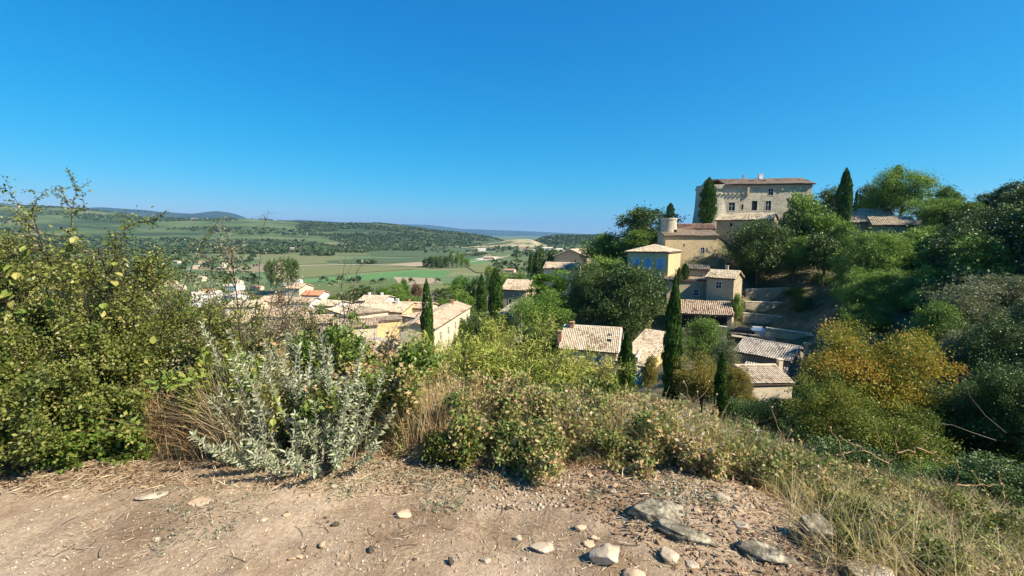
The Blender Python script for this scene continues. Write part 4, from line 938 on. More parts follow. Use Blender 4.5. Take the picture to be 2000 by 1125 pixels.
def cyp(px, ytop, ybot, Y, rp, label, k=0, lean=0, group=None, mat='cypress'):
    _tk[0] += 1; b = W(px, ybot, Y); tp = W(px, ytop, Y); h = tp.z - b.z; g = Hs(b.x, b.y)
    t = thing('cypress', label, 'cypress', (b.x, b.y, min(g, b.z)), 0, group)
    o = obj('crown', CYP[k], t, (0, 0, b.z - min(g, b.z))); r = rp * Y / F_PX; o.scale = (r, r, h); o.rotation_euler = (0, 0, _tk[0])
    o.material_slots[0].link = 'OBJECT'; o.material_slots[0].material = MT[mat]
    V, F = tubes([([(0, 0, -.5), (0, 0, b.z - min(g, b.z) + h * .7)], [.03 * h * .35 + .08, .04])], 6); obj('trunk', mesh('trunk', V, F, MT['bark']), t)
    return t
# --- cypresses
cyp(836, 546, 702, 76, 13, 'dark column cypress standing in front of the long cream house', 0)
cyp(1309, 543, 788, 40, 18, 'tallest slim cypress, right of the centre house', 1)
cyp(1404, 686, 822, 31, 12, 'short thin cypress in front of the yellowing bushes', 1)
cyp(1222, 648, 772, 38, 16, 'stubby cypress at the right corner of the centre house roof', 1)
cyp(1381, 347, 436, 112, 15.5, 'fat dark cypress against the castle front', 0)
cyp(1309, 396, 425, 118, 8, 'little cypress top above the small round tower', 2)
cyp(1645, 329, 440, 108, 14, 'pointed cypress right of the castle on the skyline', 0)
cyp(1671, 372, 412, 112, 4, 'thin cypress just right of the pointed skyline cypress', 2)
cyp(968, 524, 622, 122, 15, 'large cypress left of the half hidden stone house', 0)
cyp(941, 535, 622, 128, 10, 'slim cypress at the left of the large one', 1)
cyp(1036, 494, 532, 170, 5, 'small cypress on the hill shoulder left of the stone farmhouse', 2)
cyp(1752, 322, 350, 118, 8, 'dark pointed tree top sticking out of the skyline pines', 2)
cyp(1338, 514, 545, 92, 8, 'small cypress bush below the blue shuttered house', 2)
cyp(1325, 522, 556, 91, 5, 'smallest cypress tip left of the cypress bush below the blue shutters', 2)
cyp(590, 614, 640, 100, 6, 'tiny cypress in front of the arched doorways', 2)
# --- named trees round the hill
T = [
 ('fine','oak',1228,588,90,78,70,'huge dark holm oak behind the centre house'),
 ('fine2','oak',1152,560,97,46,52,'dark oak at the left of the huge holm oak'),
 ('tier2','pine',1074,549,104,46,27,'bright green umbrella pine left of the dark oaks'),
 ('fine2','green_tree',1056,606,92,62,42,'round light green tree above the centre house chimney'),
 ('fine','oak',1483,487,97,66,55,'round dark oak beside the golden house'),
 ('b','oak',1258,430,128,52,28,'dark oak crown on the skyline left of the small tower'),
 ('a','oak2',1186,478,130,46,26,'bushy oak on the left shoulder of the castle hill'),
 ('c','oak2',1240,478,118,40,24,'mid green oak above the blue shuttered house roof'),
 ('b','green_tree',1180,520,112,40,22,'lighter bush at the foot of the shoulder oaks'),
 ('a','oak2',1290,530,100,30,14,'low olive bush under the blue shutters'),
 ('a','oak',1082,504,165,22,20,'dark tree left of the stone farmhouse'),
 ('b','oak2',1214,530,106,34,20,'green bush left below the blue shuttered house'),
 ('a','green_tree',1572,414,102,40,40,'broad light green tree right of the castle'),
 ('c','oak',1546,440,100,28,26,'dark green tree between castle annex and broad light tree'),
 ('b','green_tree',1618,446,98,30,32,'leafy bright green tree below the pointed skyline cypress'),
 ('b','oak',1625,382,116,20,20,'dark oak left of the pointed skyline cypress'),
 ('c','oak',1700,385,122,26,20,'dark oak right of the pointed skyline cypress'),
 ('fine2','green_tree',1765,372,112,50,48,'big cedar like tree topping the skyline'),
 ('wispy','green_tree',1728,372,115,36,34,'lighter pine at the left side of the skyline cedar'),
 ('a','oak2',1848,385,104,26,24,'rounded dark tree right of the skyline cedar'),
 ('wispy','green_tree',1830,408,98,50,22,'olive green spreading tree below the skyline cedar'),
 ('a','green_tree',1556,476,94,30,18,'light bush right of the round dark oak'),
 ('c','oak',1610,492,90,42,30,'dark round bush on the slope above the terrace walls'),
 ('fine','green_tree',1700,505,80,70,52,'wide bright green tree in the middle of the right slope'),
 ('b','green_tree',1795,484,82,44,40,'tall oak on the right slope beside the wide green tree'),
 ('fine2','green_tree',1690,566,74,52,44,'bushy green oak right of the terrace walls'),
 ('fine','green_tree',1720,570,68,56,40,'green oak above the orange tree'),
 ('b','oak2',1800,572,66,40,36,'dark oak at the right above the orange tree'),
 ('c','oak2',1640,470,92,30,30,'green oak left of the wide bright tree'),
 ('fine','oak2',1375,668,62,48,46,'green leafy tree before the open fronted shed'),
 ('wispy','olive_tree',1420,694,56,28,36,'grey green olive tree left of the grey roofed house'),
 ('a','green_tree',1438,596,84,12,26,'small green vine bush climbing the corner of the stepped house'),
 ('wispy','olive_tree',1895,600,42,70,50,'silvery olive tree on the right above the ravine'),
 ('wispy','olive_tree',1960,570,46,60,34,'pale scrub tree at the right edge above the ravine'),
 ('fine','oak2',1830,640,40,50,50,'green tree between the orange tree and silvery olive'),
 ('wispy','olive_tree',1880,690,36,54,44,'thin grey green tree under the silvery olive'),
 ('fine2','oak',1960,680,33,70,70,'dark oak at the right edge below the pale scrub'),
 ('big','autumn',1708,735,25,132,118,'large tree turning orange at the right'),
 ('bigloose','autumn_low',1628,798,22,96,72,'green and yellow lower tree left of the orange tree foot'),
 ('big','autumn_low',1730,850,20,130,62,'shaded green bush mass under the orange tree'),
 ('big','oak',1890,830,22,110,85,'dark tree in the ravine right of the orange tree'),
 ('big','oak',2000,800,20,100,110,'almost black oak at the far right edge'),
 ('fine2','oak',1480,812,24,50,40,'dark round shrub below the lowest ravine house'),
 ('fine2','yellow_bush',1372,745,38,62,52,'yellowing bush behind the tall slim cypress'),
 ('fine','yellow_bush',1436,755,36,36,40,'rusty yellow bush right of the short thin cypress'),
 ('b','oak',1566,596,86,16,22,'dark bush between the terrace walls'),
 ('a','oak2',1606,548,92,20,16,'low bush on the upper terrace'),
 ('b','oak2',1556,572,91,22,12,'spreading bush at the right end of the upper terrace wall'),
 ('a','oak2',1600,626,84,30,18,'bush hiding the right end of the lower retaining wall'),
 ('c','yellow_bush',1268,722,52,18,26,'brownish shrub left of the tall slim cypress'),
 ('fine','oak2',1225,812,28,34,34,'dark green bush at the foot of the tall cypress'),
 ('b','oak',1062,640,86,40,16,'shadowed hedge behind the centre house chimneys'),
 ('fine','oak2',1190,752,44,36,20,'green bush before the centre house wall'),
 ('a','oak2',1090,738,50,30,20,'green bush left before the centre house'),
 ('c','rust_tree',548,588,150,9,13,'small red brown tree left of the orange roof'),
 ('b','green_tree',890,655,80,8,8,'small round shrub at the foot of the sunlit facade'),
 ('a','oak2',628,606,118,20,13,'green tree between the two left village roofs'),
 ('a','oak2',655,624,104,13,9,'bush in the yard before the shaded village house'),
 ('b','oak',905,648,98,20,30,'dark tree right of the long cream house'),
 ('b','oak',936,640,102,30,34,'dark shaded tree below the large cypress'),
 ('a','green_tree',980,632,96,24,22,'green bush under the half hidden stone house'),
]
for k, m, px, py, Y, rp, rpy, lab in T: tree(k, m, px, py, Y, rp, rpy, lab)
# --- belt of trees behind the village (640-940, y 555-600)
BELT = [
 (648,588,150,16,13,'oak2','a','bush right of the orange roofed house'),(672,582,165,15,14,'oak','b','dark tree behind the village roofs at left'),
 (690,574,175,14,16,'oak','tier2','dark fir like tree behind the village roofs'),(716,572,178,16,18,'oak','tier','tall dark fir behind the middle village roofs'),
 (748,577,165,22,19,'pine','a','bright round tree behind the middle village roofs'),(778,576,158,24,19,'green_tree','c','broad light tree left of the village cypress'),
 (790,556,210,11,9,'pine','c','small round pine at the field corner'),(812,562,200,10,11,'rust_tree','b','reddish tree beside the small round pine'),
 (806,588,150,15,13,'oak2','b','green tree just left of the village cypress'),(860,574,155,16,14,'oak','tier','dark cedar right of the village cypress'),
 (884,566,170,20,15,'oak2','tier2','layered tree above the long cream house roof'),(905,580,145,24,15,'green_tree','a','light green tree right above the long cream house'),
 (900,548,200,20,12,'pine','b','bright tree at the edge of the fields'),(930,560,160,20,22,'oak','a','dark tall tree left of the slim cypress'),
 (862,592,142,14,8,'oak2','c','low hedge behind the long cream roof'),(1010,545,165,22,16,'oak2','a','green tree left above the half hidden house'),
 (1000,560,150,18,14,'oak','b','dark tree directly behind the half hidden house'),(1050,505,180,20,16,'oak','c','dark tree by the small shoulder cypress'),
 (985,540,190,16,12,'green_tree','b','light tree at the foot of the hill shoulder'),(960,528,230,16,12,'oak2','a','round tree beyond the large cypress')]
for px, py, Y, a, b_, m, k, lab in BELT: tree(k, m, px, py, Y, a, b_, lab)
# poplar grove in the plain
for i, (px, py, a, b_) in enumerate([(832,513,8,9),(845,511,9,11),(858,512,9,12),(870,511,9,11),(882,506,6,16),(893,508,6,16),(902,509,6,14),(912,514,7,9)]):
    x, y = onplain(px, py + b_); tree('b' if i < 4 else 'wispy', 'oak' if i < 4 else 'oak2', px, py, y, a, b_ * 1.15, 'tree of the dark grove standing alone amid the vineyards', 'grove_tree', 'tree', 'dark grove amid the vineyards', gz=ZP)
for i, (px, py, a, b_) in enumerate([(538,524,9,20),(550,522,8,22),(562,524,9,24),(574,525,9,23),(526,522,8,17)]):
    tree('b', 'oak', px, py, 350 + i * 6, a, b_, 'upright tree of the row at the left end of the green fields', 'poplar', 'tree', 'upright trees at the left end of the fields')
# --- woods on the right hillside and round the village: seeded, kept off the houses
keep = [(o.location.x, o.location.y, 7.5) for o in COL.objects if o.parent is None and o.type == 'EMPTY' and 'category' in o and o['category'] in ('house', 'castle', 'tower', 'shed', 'outbuilding', 'car')]
houses_xy = []
for o in COL.objects:
    if o.name.split('.')[0] == 'roof' and o.parent is not None and o.parent.type == 'EMPTY':
        bb = [Vector(c) for c in o.bound_box]; c = sum(bb, Vector()) / 8; t = o.parent
        wv = Matrix.Rotation(t.rotation_euler.z, 4, 'Z') @ Vector((c.x * t.scale.x, c.y * t.scale.y, 0)); houses_xy.append((t.location.x + wv.x, t.location.y + wv.y, max((max(b.x for b in bb) - min(b.x for b in bb)), (max(b.y for b in bb) - min(b.y for b in bb))) * .55))
def wood_area(n, pxr, Yr, rr, mats, kinds, label, group, seed, sep=.8, hz=.9, name='oak'):
    r = np.random.default_rng(seed); pts = []; tries = 0
    while len(pts) < n and tries < n * 40:
        tries += 1; Y = r.uniform(*Yr); px = r.uniform(*pxr); x = (px - 1000) / F_PX * Y; R0 = r.uniform(*rr)
        if any(math.hypot(x - a, Y - b) < (R0 + c) * sep for a, b, c in pts): continue
        if seed == 33 and ((1630 < px < 1815 and Y > 84) or (px < 1665 and Y < 104)): continue
        if any(math.hypot(x - a, Y - b) < R0 * .8 + c for a, b, c in houses_xy): continue
        pts.append((x, Y, R0))
        _tk[0] += 1; g = Hs(x, Y); t = thing(name, label, 'tree', (x, Y, g), 0, group); rz = R0 * r.uniform(.75, 1.1) * hz
        o = obj('crown', CROWN[kinds[int(r.integers(len(kinds)))]], t, (0, 0, rz * .85 + .3)); o.scale = (R0, R0, rz); o.rotation_euler = (0, 0, r.uniform(0, 6))
        o.material_slots[0].link = 'OBJECT'; o.material_slots[0].material = MT[mats[int(r.integers(len(mats)))]]
        u = obj('trunk', TR[_tk[0] % 3], t); u.scale = (R0 * .8, R0 * .8, rz * .85 + .3)
wood_area(64, (1850, 2120), (48, 100), (2.6, 4.6), ['oak', 'oak', 'oak2'], 'abc', 'dark oak in the shaded wood on the steep right hillside', 'shaded oak wood on the right hillside', 31)  # mostly the darkest leaf colour, so part of this slope's shade is painted
wood_area(22, (2350, 3000), (46, 80), (3, 5), ['oak', 'oak2'], 'abc', 'dark oak added on the unseen ridge for its shade', 'oaks added on the unseen right ridge for shade', 32)  # out-of-view oaks added with the ridge to throw shade on the slope
wood_area(46, (1590, 1840), (60, 118), (2.2, 3.8), ['oak2', 'green_tree', 'green_tree'], 'abc', 'oak of the sunlit wood between castle and shaded slope', 'sunlit oak wood right of the castle', 33)  # lighter leaf colours picked to make this wood look sunlit
wood_area(24, (1150, 1300), (98, 140), (2, 3.4), ['oak2', 'oak'], 'abc', 'bushy oak on the left flank of the castle hill', 'oaks on the left flank of the castle hill', 34)
wood_area(40, (960, 1180), (84, 200), (2.2, 3.6), ['oak2', 'oak', 'green_tree'], 'abc', 'tree in the gardens at the left foot of the hill', 'garden trees at the hill foot', 35, .75)
wood_area(40, (640, 960), (140, 235), (2.4, 4), ['oak2', 'oak', 'green_tree', 'pine'], ['a', 'b', 'c', 'tier'], 'tree of the belt between village roofs and fields', 'tree belt behind the village', 36, .7)
wood_area(40, (300, 660), (180, 330), (2.4, 4), ['oak2', 'oak', 'green_tree'], 'abc', 'garden tree between the suburb houses', 'garden trees of the suburb', 37, 1.1)
wood_area(40, (1440, 1800), (13, 50), (1.1, 2.2), ['oak'], ['fine', 'fine2'], 'shaded shrub in the ravine below the path', 'shrubs in the ravine', 38, .7, .8, 'ravine_shrub')  # darkest leaf colour alone, standing in for the ravine's shade
wood_area(40, (1780, 2150), (22, 38), (1.6, 3), ['oak', 'oak2', 'olive_tree'], ['fine', 'fine2'], 'dark shrub on the right side of the ravine', 'shrubs on the right side of the ravine', 39, .7, .8, 'ravine_shrub')
wood_area(46, (880, 1235), (14, 56), (1.0, 1.9), ['oak2', 'green_tree', 'broom'], ['fine', 'fine2'], 'green shrub on the slope between path and centre house', 'shrubs on the slope before the centre house', 40, .8, .7, 'slope_shrub')
wood_area(30, (300, 820), (14, 76), (1.4, 2.6), ['oak2', 'green_tree', 'oak'], ['fine', 'fine2'], 'shrub on the slope before the village', 'shrubs on the slope before the village', 41, .8, .6, 'slope_shrub')
wood_area(26, (1800, 2250), (11, 22), (1.0, 1.9), ['oak', 'oak2'], ['fine', 'fine2'], 'dark shrub low in the ravine at the right edge', 'shrubs low in the ravine at the right edge', 43, .6, .7, 'ravine_shrub')
wood_area(4, (1440, 1640), (98, 112), (1.2, 2.2), ['oak2', 'oak'], 'abc', 'bush on the terraces above the retaining walls', 'bushes on the terraces', 42, .9)
# ------------------------------------------------------------------ foreground path
def path_mat():
    m, nt, out = newmat('dry trodden earth'); L = nt.links
    tc = N(nt, 'ShaderNodeTexCoord')
    a = N(nt, 'ShaderNodeTexNoise', Scale=.9, Detail=9, Roughness=.68); L.new(tc.outputs['Object'], a.inputs['Vector'])
    r = ramp(nt, [(.20,.135,.08),(.31,.22,.14),(.42,.315,.21),(.50,.39,.27)], [.36,.46,.56,.68]); L.new(a.outputs[0], r.inputs[0])
    g = N(nt, 'ShaderNodeTexNoise', Scale=45, Detail=6, Roughness=.75); L.new(tc.outputs['Object'], g.inputs['Vector'])
    gr = ramp(nt, [(.36,.34,.32),(.5,.5,.5),(.68,.67,.64)], [.36,.5,.68]); L.new(g.outputs[0], gr.inputs[0])
    mx = N(nt, 'ShaderNodeMix', data_type='RGBA', blend_type='OVERLAY'); mx.inputs['Factor'].default_value = .85
    L.new(r.outputs[0], mx.inputs['A']); L.new(gr.outputs[0], mx.inputs['B'])
    # pale flecks of crushed limestone
    v = N(nt, 'ShaderNodeTexVoronoi', Scale=130); L.new(tc.outputs['Object'], v.inputs['Vector'])
    vr = ramp(nt, [(1,1,1),(0,0,0)], [.10,.16]); L.new(v.outputs['Distance'], vr.inputs[0])
    n3 = N(nt, 'ShaderNodeTexNoise', Scale=2.2, Detail=4); L.new(tc.outputs['Object'], n3.inputs['Vector'])
    n3r = ramp(nt, [(0,0,0),(1,1,1)], [.48,.6]); L.new(n3.outputs[0], n3r.inputs[0])
    mu = N(nt, 'ShaderNodeMath', operation='MULTIPLY'); L.new(vr.outputs[0], mu.inputs[0]); L.new(n3r.outputs[0], mu.inputs[1])
    m2 = N(nt, 'ShaderNodeMix', data_type='RGBA'); m2.inputs['B'].default_value = (.46,.37,.28,1); L.new(mu.outputs[0], m2.inputs['Factor']); L.new(mx.outputs['Result'], m2.inputs['A'])
    p = N(nt, 'ShaderNodeBsdfPrincipled', Roughness=.95); p.inputs['Specular IOR Level'].default_value = .1; L.new(m2.outputs['Result'], p.inputs['Base Color'])
    b1 = N(nt, 'ShaderNodeTexNoise', Scale=28, Detail=8, Roughness=.7); L.new(tc.outputs['Object'], b1.inputs['Vector'])
    bp = N(nt, 'ShaderNodeBump', Strength=.9, Distance=.02); L.new(b1.outputs[0], bp.inputs['Height']); L.new(bp.outputs[0], p.inputs['Normal'])
    L.new(p.outputs[0], out.inputs[0]); return m
MT['path'] = path_mat()
xs = np.arange(-7.5, 6.0, .03); ys = np.arange(-1.6, 5.2, .03)
X, Y = np.meshgrid(xs, ys, indexing='ij'); x = X.ravel(); y = Y.ravel()
def path_z(x, y):
    x = np.asarray(x, float).ravel(); y = np.asarray(y, float).ravel()
    z = H0(x, y) + fbm(np.c_[x * 1.1, y * 1.1, 0 * x + 5], 3, 40) * .035 + fbm(np.c_[x * 7, y * 7, 0 * x], 3, 41) * .017
    # shallow ruts running along the path
    z += -.018 * np.exp(-((y - 1.75 - .06 * x) / .22) ** 2)
    edge = np.maximum(np.abs((x + .75) / 6.75), np.abs((y - 1.8) / 3.4)); return z - .35 * ss(.93, 1.0, edge)
z = path_z(x, y); nx_, ny_ = X.shape
i = np.arange(nx_ - 1)[:, None] * ny_; j = np.arange(ny_ - 1)[None]
obj('path', mesh('path', np.c_[x, y, z], np.stack([i + j, i + ny_ + j, i + ny_ + j + 1, i + j + 1], -1).reshape(-1, 4), MT['path'], smooth=True), kind='structure')
def gz_(x, y):
    x = np.asarray(x, float).ravel(); y = np.asarray(y, float).ravel()
    inside = (x > -7.2) & (x < 5.6) & (y > -1.3) & (y < 4.9)
    return np.where(inside, path_z(x, y), H0(x, y) - .03)
def gpt(px, py, it=12):
    """ground point seen at a pixel"""
    a, b = (px - 1000) / F_PX, (562.5 - py) / F_PX; Y = 3.0
    for _ in range(it):
        p = W(px, py, Y); g = float(gz_([p.x], [p.y])[0]); Y = max(.8, min(8, Y * (1 + .6 * (p.z - g) / max(.4, EYE - g))))
    p = W(px, py, Y); p.z = float(gz_([p.x], [p.y])[0]); return p

# ------------------------------------------------------------------ stones
MT['lime'] = noisemat('limestone', [(.28,.21,.14),(.45,.36,.25),(.56,.48,.36)], 6, .85, .6, 8, 30, dist=.01)
MT['lichen'] = noisemat('lichened grey rock', [(.06,.05,.035),(.17,.145,.10),(.30,.26,.18),(.50,.42,.29)], 18, .9, 1.0, 9, 40, [.36,.48,.58,.70], dist=.015)
MT['warmstone'] = noisemat('ochre stone', [(.42,.28,.17),(.58,.43,.28)], 9, .85, .5, 6, 40, dist=.008)
def ico(sub):
    import bmesh
    bm = bmesh.new(); bmesh.ops.create_icosphere(bm, subdivisions=sub, radius=1); V = np.array([v.co[:] for v in bm.verts]); F = np.array([[v.index for v in f.verts] for f in bm.faces]); bm.free(); return V, F
ICO = {k: ico(k) for k in (1, 2, 3, 4)}
def rock_mesh(seed, sx, sy, sz, sub=4, cuts=9, rough=.06, mat='lime', strata=0):
    r = np.random.default_rng(seed); V, F = ICO[sub]; V = V.copy()
    for _ in range(cuts + 5):
        n = nrm(r.normal(size=3)); d = r.uniform(.38, .78); k = V @ n; over = k > d; V[over] -= ((k[over] - d) * .96)[:, None] * n
    V += nrm(V) * (fbm(V * 2.2 + seed, 3, seed) * rough * 1.6 + fbm(V * 8 + seed, 2, seed) * rough * .5)[:, None]
    if strata: V[:, 0:2] *= (1 + .09 * np.sign(np.sin(V[:, 2:3] * strata)))
    return mesh('rock', V * np.array([sx, sy, sz]), F, MT[mat], smooth=(sub >= 4 and False))
def rock(px, py, wpx, hpx_, label, seed, mat='lime', flat=.55, rz=0., tilt=(0, 0), sub=4, name='rock', strata=0, cuts=9, dz=.22, dep=.8):
    p = gpt(px, py + hpx_ * .25); k = p.y / CP / F_PX * 1.05; sx = wpx * k / 2 * 1.28; sy = sx * dep; sz = sx * flat
    o = obj(name, rock_mesh(seed, sx, sy, sz, sub, cuts, .06, mat, strata), None, (p.x, p.y, p.z + sz * dz), None, label, 'rock' if wpx > 45 else 'stone'); o.rotation_euler = (tilt[0], tilt[1], rz); return o
rock(1270, 985, 120, 60, 'broad flat grey lichened slab at the edge of the path', 1, 'lichen', .34, .2, (.10, 0), dz=.12, dep=.75)
rock(1284, 1002, 78, 22, 'pale low lip of stone under the flat grey slab', 2, 'lime', .2, .1, dz=.2, dep=.5)
rock(1348, 1040, 110, 40, 'long grey ledge of rock pointing right, upper one of two', 3, 'lichen', .26, -.45, (0, .10), strata=14, dz=.25, dep=.33)
rock(1486, 1076, 120, 40, 'long grey ledge of rock pointing right, lower one of two', 4, 'lichen', .26, -.42, (0, .10), strata=14, dz=.25, dep=.35)
rock(1580, 1046, 84, 64, 'dark upright boulder casting a deep shadow at the grass edge', 5, 'lichen', .85, .4, (.1, .15), dz=.35, dep=.8)
rock(1610, 1082, 60, 30, 'dark low rock wedged below the upright boulder', 15, 'lichen', .5, .9)
rock(1186, 1082, 62, 46, 'squarish cream stone with a sharp shadow on the path', 6, 'lime', .62, .3, (0, .1), cuts=12, dz=.55)
rock(1308, 1088, 46, 34, 'grey wedge shaped stone right of the squarish cream stone', 7, 'lime', .7, 1.0, (.1, .3), cuts=12, dz=.4)
rock(1690, 1116, 80, 44, 'pale boulder cut off by the bottom edge in the grass', 8, 'lime', .6, .2)
rock(1058, 1068, 42, 22, 'flat grey white stone left of the squarish one', 9, 'lime', .35, .2, dz=.3)
rock(948, 1094, 20, 16, 'small rounded stone below the flat grey white one at left', 10, 'lime', .6)
rock(1022, 1090, 13, 13, 'tiny upright stone between the rounded and the flat stone', 11, 'warmstone', .8)
rock(1136, 1028, 26, 15, 'flat ochre stone above the squarish one', 12, 'warmstone', .4)
rock(1160, 1048, 22, 12, 'ochre stone touching the top of the squarish one', 13, 'warmstone', .45)
rock(1152, 1060, 22, 14, 'second ochre stone left of the squarish one', 14, 'warmstone', .45)
rock(788, 998, 42, 20, 'half buried pinkish stone left of centre on the path', 16, 'warmstone', .4, .3, dz=.1)
rock(1012, 1051, 22, 9, 'narrow white stone lying flat above the grey white one', 17, 'lime', .35)
rock(306, 1052, 15, 13, 'single white stone on the left part of the path', 18, 'lime', .7)
rock(130, 968, 16, 8, 'white stone chip at the far left of the path', 19, 'lime', .4)
rock(72, 995, 12, 9, 'small cream stone chip left of the single white stone', 20, 'lime', .5)
rock(298, 966, 62, 12, 'flat bleached stone slab in the litter at left', 21, 'lime', .12, .1, dz=.2, dep=.5)
rock(396, 978, 44, 14, 'flat buff slab half buried before the silver shrub', 22, 'warmstone', .16, .2, dz=.2)
rock(562, 1004, 18, 12, 'angular pink stone before the silver shrub', 23, 'warmstone', .5)
rock(515, 1012, 16, 12, 'grey stone beside the angular pink one', 24, 'lime', .5)
rock(1244, 1122, 44, 18, 'ochre stone cut by the bottom edge below the squarish one', 25, 'warmstone', .5)
rock(1415, 972, 34, 16, 'pale stone in leaf litter behind the upper ledge', 26, 'lime', .4)
rock(1448, 1024, 36, 14, 'crumbly pale stone between the two ledges', 27, 'lime', .35)
rock(1350, 1102, 30, 12, 'small flat stone below the grey wedge', 28, 'lime', .4)
# countable small stones, shared meshes
rg = np.random.default_rng(50); PM = [rock_mesh(60 + k, 1, .8, .6, 2, 7, .08, ['lime', 'lime', 'warmstone', 'lichen'][k % 4]) for k in range(8)]
def on_path(n, pxr, pyr, seed, thr=None, sc=1.6):
    r = np.random.default_rng(seed); o = []
    while len(o) < n:
        px = r.uniform(*pxr); py = r.uniform(*pyr)
        a, b = (px - 1000) / F_PX, (562.5 - py) / F_PX; t = -EYE / (b * CP - SP); x, y = a * t, t * (CP + b * SP)
        if x > 1.0 + .5 * y and y < 3: continue
        if thr is not None and fbm(np.array([[x * sc, y * sc, seed]]), 3, seed)[0] < thr: continue
        o.append((x, y))
    o = np.array(o); return o
P = on_path(210, (560, 1560), (925, 1124), 51, -.02); z = path_z(P[:, 0], P[:, 1])
for (x, y), zz in zip(P, z):
    s = float(np.exp(rg.normal(-4.25, .42))); s = min(s, .034)
    o = obj('pebble', PM[int(rg.integers(8))], None, (x, y, zz + s * .25), None, 'small pale pebble lying loose on the trodden earth', 'pebble', 'loose pebbles on the path'); o.scale = (s, s, s); o.rotation_euler = tuple(rg.uniform(-.3, .3, 2)) + (rg.uniform(0, 6),)
def gravel(name, n, pxr, pyr, s0, s1, mats, seed, thr, label):
    P = on_path(n, pxr, pyr, seed, thr); z = path_z(P[:, 0], P[:, 1]); r = np.random.default_rng(seed); V0, F0 = ICO[1]
    s = r.uniform(s0, s1, n) ; sc = s[:, None] * r.uniform(.5, 1.2, (n, 3)); V = V0[None] * sc[:, None, :] + r.normal(0, .16, (n, len(V0), 3)) * s[:, None, None] + np.c_[P, z + s * .2][:, None]
    F = (F0[None] + (np.arange(n) * len(V0))[:, None, None]).reshape(-1, 3)
    obj(name, mesh(name, V.reshape(-1, 3), F, MT['gravel'], np.repeat(r.random(n), len(V0))), kind='stuff', label=label)
MT['gravel'] = leafmat('crushed stone', [(.20,.15,.10),(.34,.265,.18),(.45,.365,.26),(.60,.52,.40)], 0, .9, .1)
gravel('gravel', 3000, (-60, 1700), (905, 1140), .002, .007, None, 52, -.15, 'fine crushed stone strewn over the path')
gravel('gravel', 900, (600, 1500), (905, 1000), .004, .013, None, 53, -.05, 'stony patch of grit along the edge of the shrubs')

# litter: straw and dry leaves
MT['straw'] = leafmat('straw', [(.30,.20,.11),(.45,.33,.19),(.58,.46,.29),(.66,.57,.40)], .15, .8)
MT['deadleaf'] = leafmat('dead leaves', [(.10,.055,.03),(.19,.10,.055),(.28,.16,.08),(.36,.24,.13),(.44,.34,.21)], .15, .8)
MT['weed'] = leafmat('grey green weeds', [(.10,.12,.06),(.17,.20,.10),(.26,.28,.18),(.34,.34,.24)], .2)
def litter(name, P, L0, L1, wd, mat, seed, label, up=.15, grain=None):
    r = np.random.default_rng(seed); n = len(P); z = gz_(P[:, 0], P[:, 1]); a = r.uniform(0, 6.28, n) if grain is None else r.normal(grain, .5, n)
    D = nrm(np.c_[np.cos(a), np.sin(a), r.normal(0, up, n)]); L = r.uniform(L0, L1, n)
    V, F = leaves(np.c_[P, z + .004 + np.abs(r.normal(0, .006, n))], D, L, L * wd, r, .25, 1.5)
    obj(name, mesh(name, V, F, mat, np.repeat(r.random(n), 4)), kind='stuff', label=label)
litter('straw_litter', on_path(3000, (-120, 1650), (885, 1135), 54, -.12), .02, .08, .05, MT['straw'], 1, 'bleached straw strewn over the path')
litter('straw_litter', on_path(4200, (-120, 900), (885, 975), 55), .03, .13, .05, MT['straw'], 2, 'thick straw along the foot of the left shrubs')
litter('leaf_litter', on_path(3600, (-100, 1000), (880, 965), 56, -.1), .012, .035, .55, MT['deadleaf'], 3, 'brown leaf litter under the left shrubs')
r2 = np.random.default_rng(57); m_ = 9000; yy = r2.uniform(1.9, 3.6, m_); xx = r2.uniform(-.2, 3.2, m_); lim = (xx > -.3 + 1.6 * (3.3 - yy) * .55 + .0) & (xx < 1.0 + .55 * yy + .5)
litter('leaf_litter', np.c_[xx, yy][lim], .012, .04, .5, MT['deadleaf'], 4, 'brown leaf litter round the grey rocks', .35)
litter('straw_litter', np.c_[xx + .05, yy + .03][lim][:3000], .03, .11, .06, MT['straw'], 5, 'straw over the leaf litter round the grey rocks', .3)
litter('ground_weeds', on_path(2600, (640, 1420), (905, 1010), 58, .0, 2.6), .012, .03, .35, MT['weed'], 6, 'low grey green weeds on the stony patch', .8)
litter('ground_weeds', on_path(700, (300, 1300), (960, 1125), 59, .12, 1.6), .012, .028, .3, MT['weed'], 7, 'small grey tufts of weed on the path', .8)
V = []; F = []; lines = []
for k in range(60):
    P0 = on_path(1, (0, 1500), (930, 1125), 600 + k)[0]; a = rg.uniform(0, 6.28); L = rg.uniform(.03, .13); n = 5; b = rg.normal(0, .5)
    q = np.array([[P0[0] + math.cos(a + b * t) * L * t, P0[1] + math.sin(a + b * t) * L * t, 0] for t in np.linspace(0, 1, n)]); q[:, 2] = path_z(q[:, 0], q[:, 1]) + .006; lines.append((q, .0016))
V, F = tubes(lines, 3); obj('twig_litter', mesh('twig_litter', V, F, MT['twig']), kind='stuff', label='thin dark twigs lying on the path')

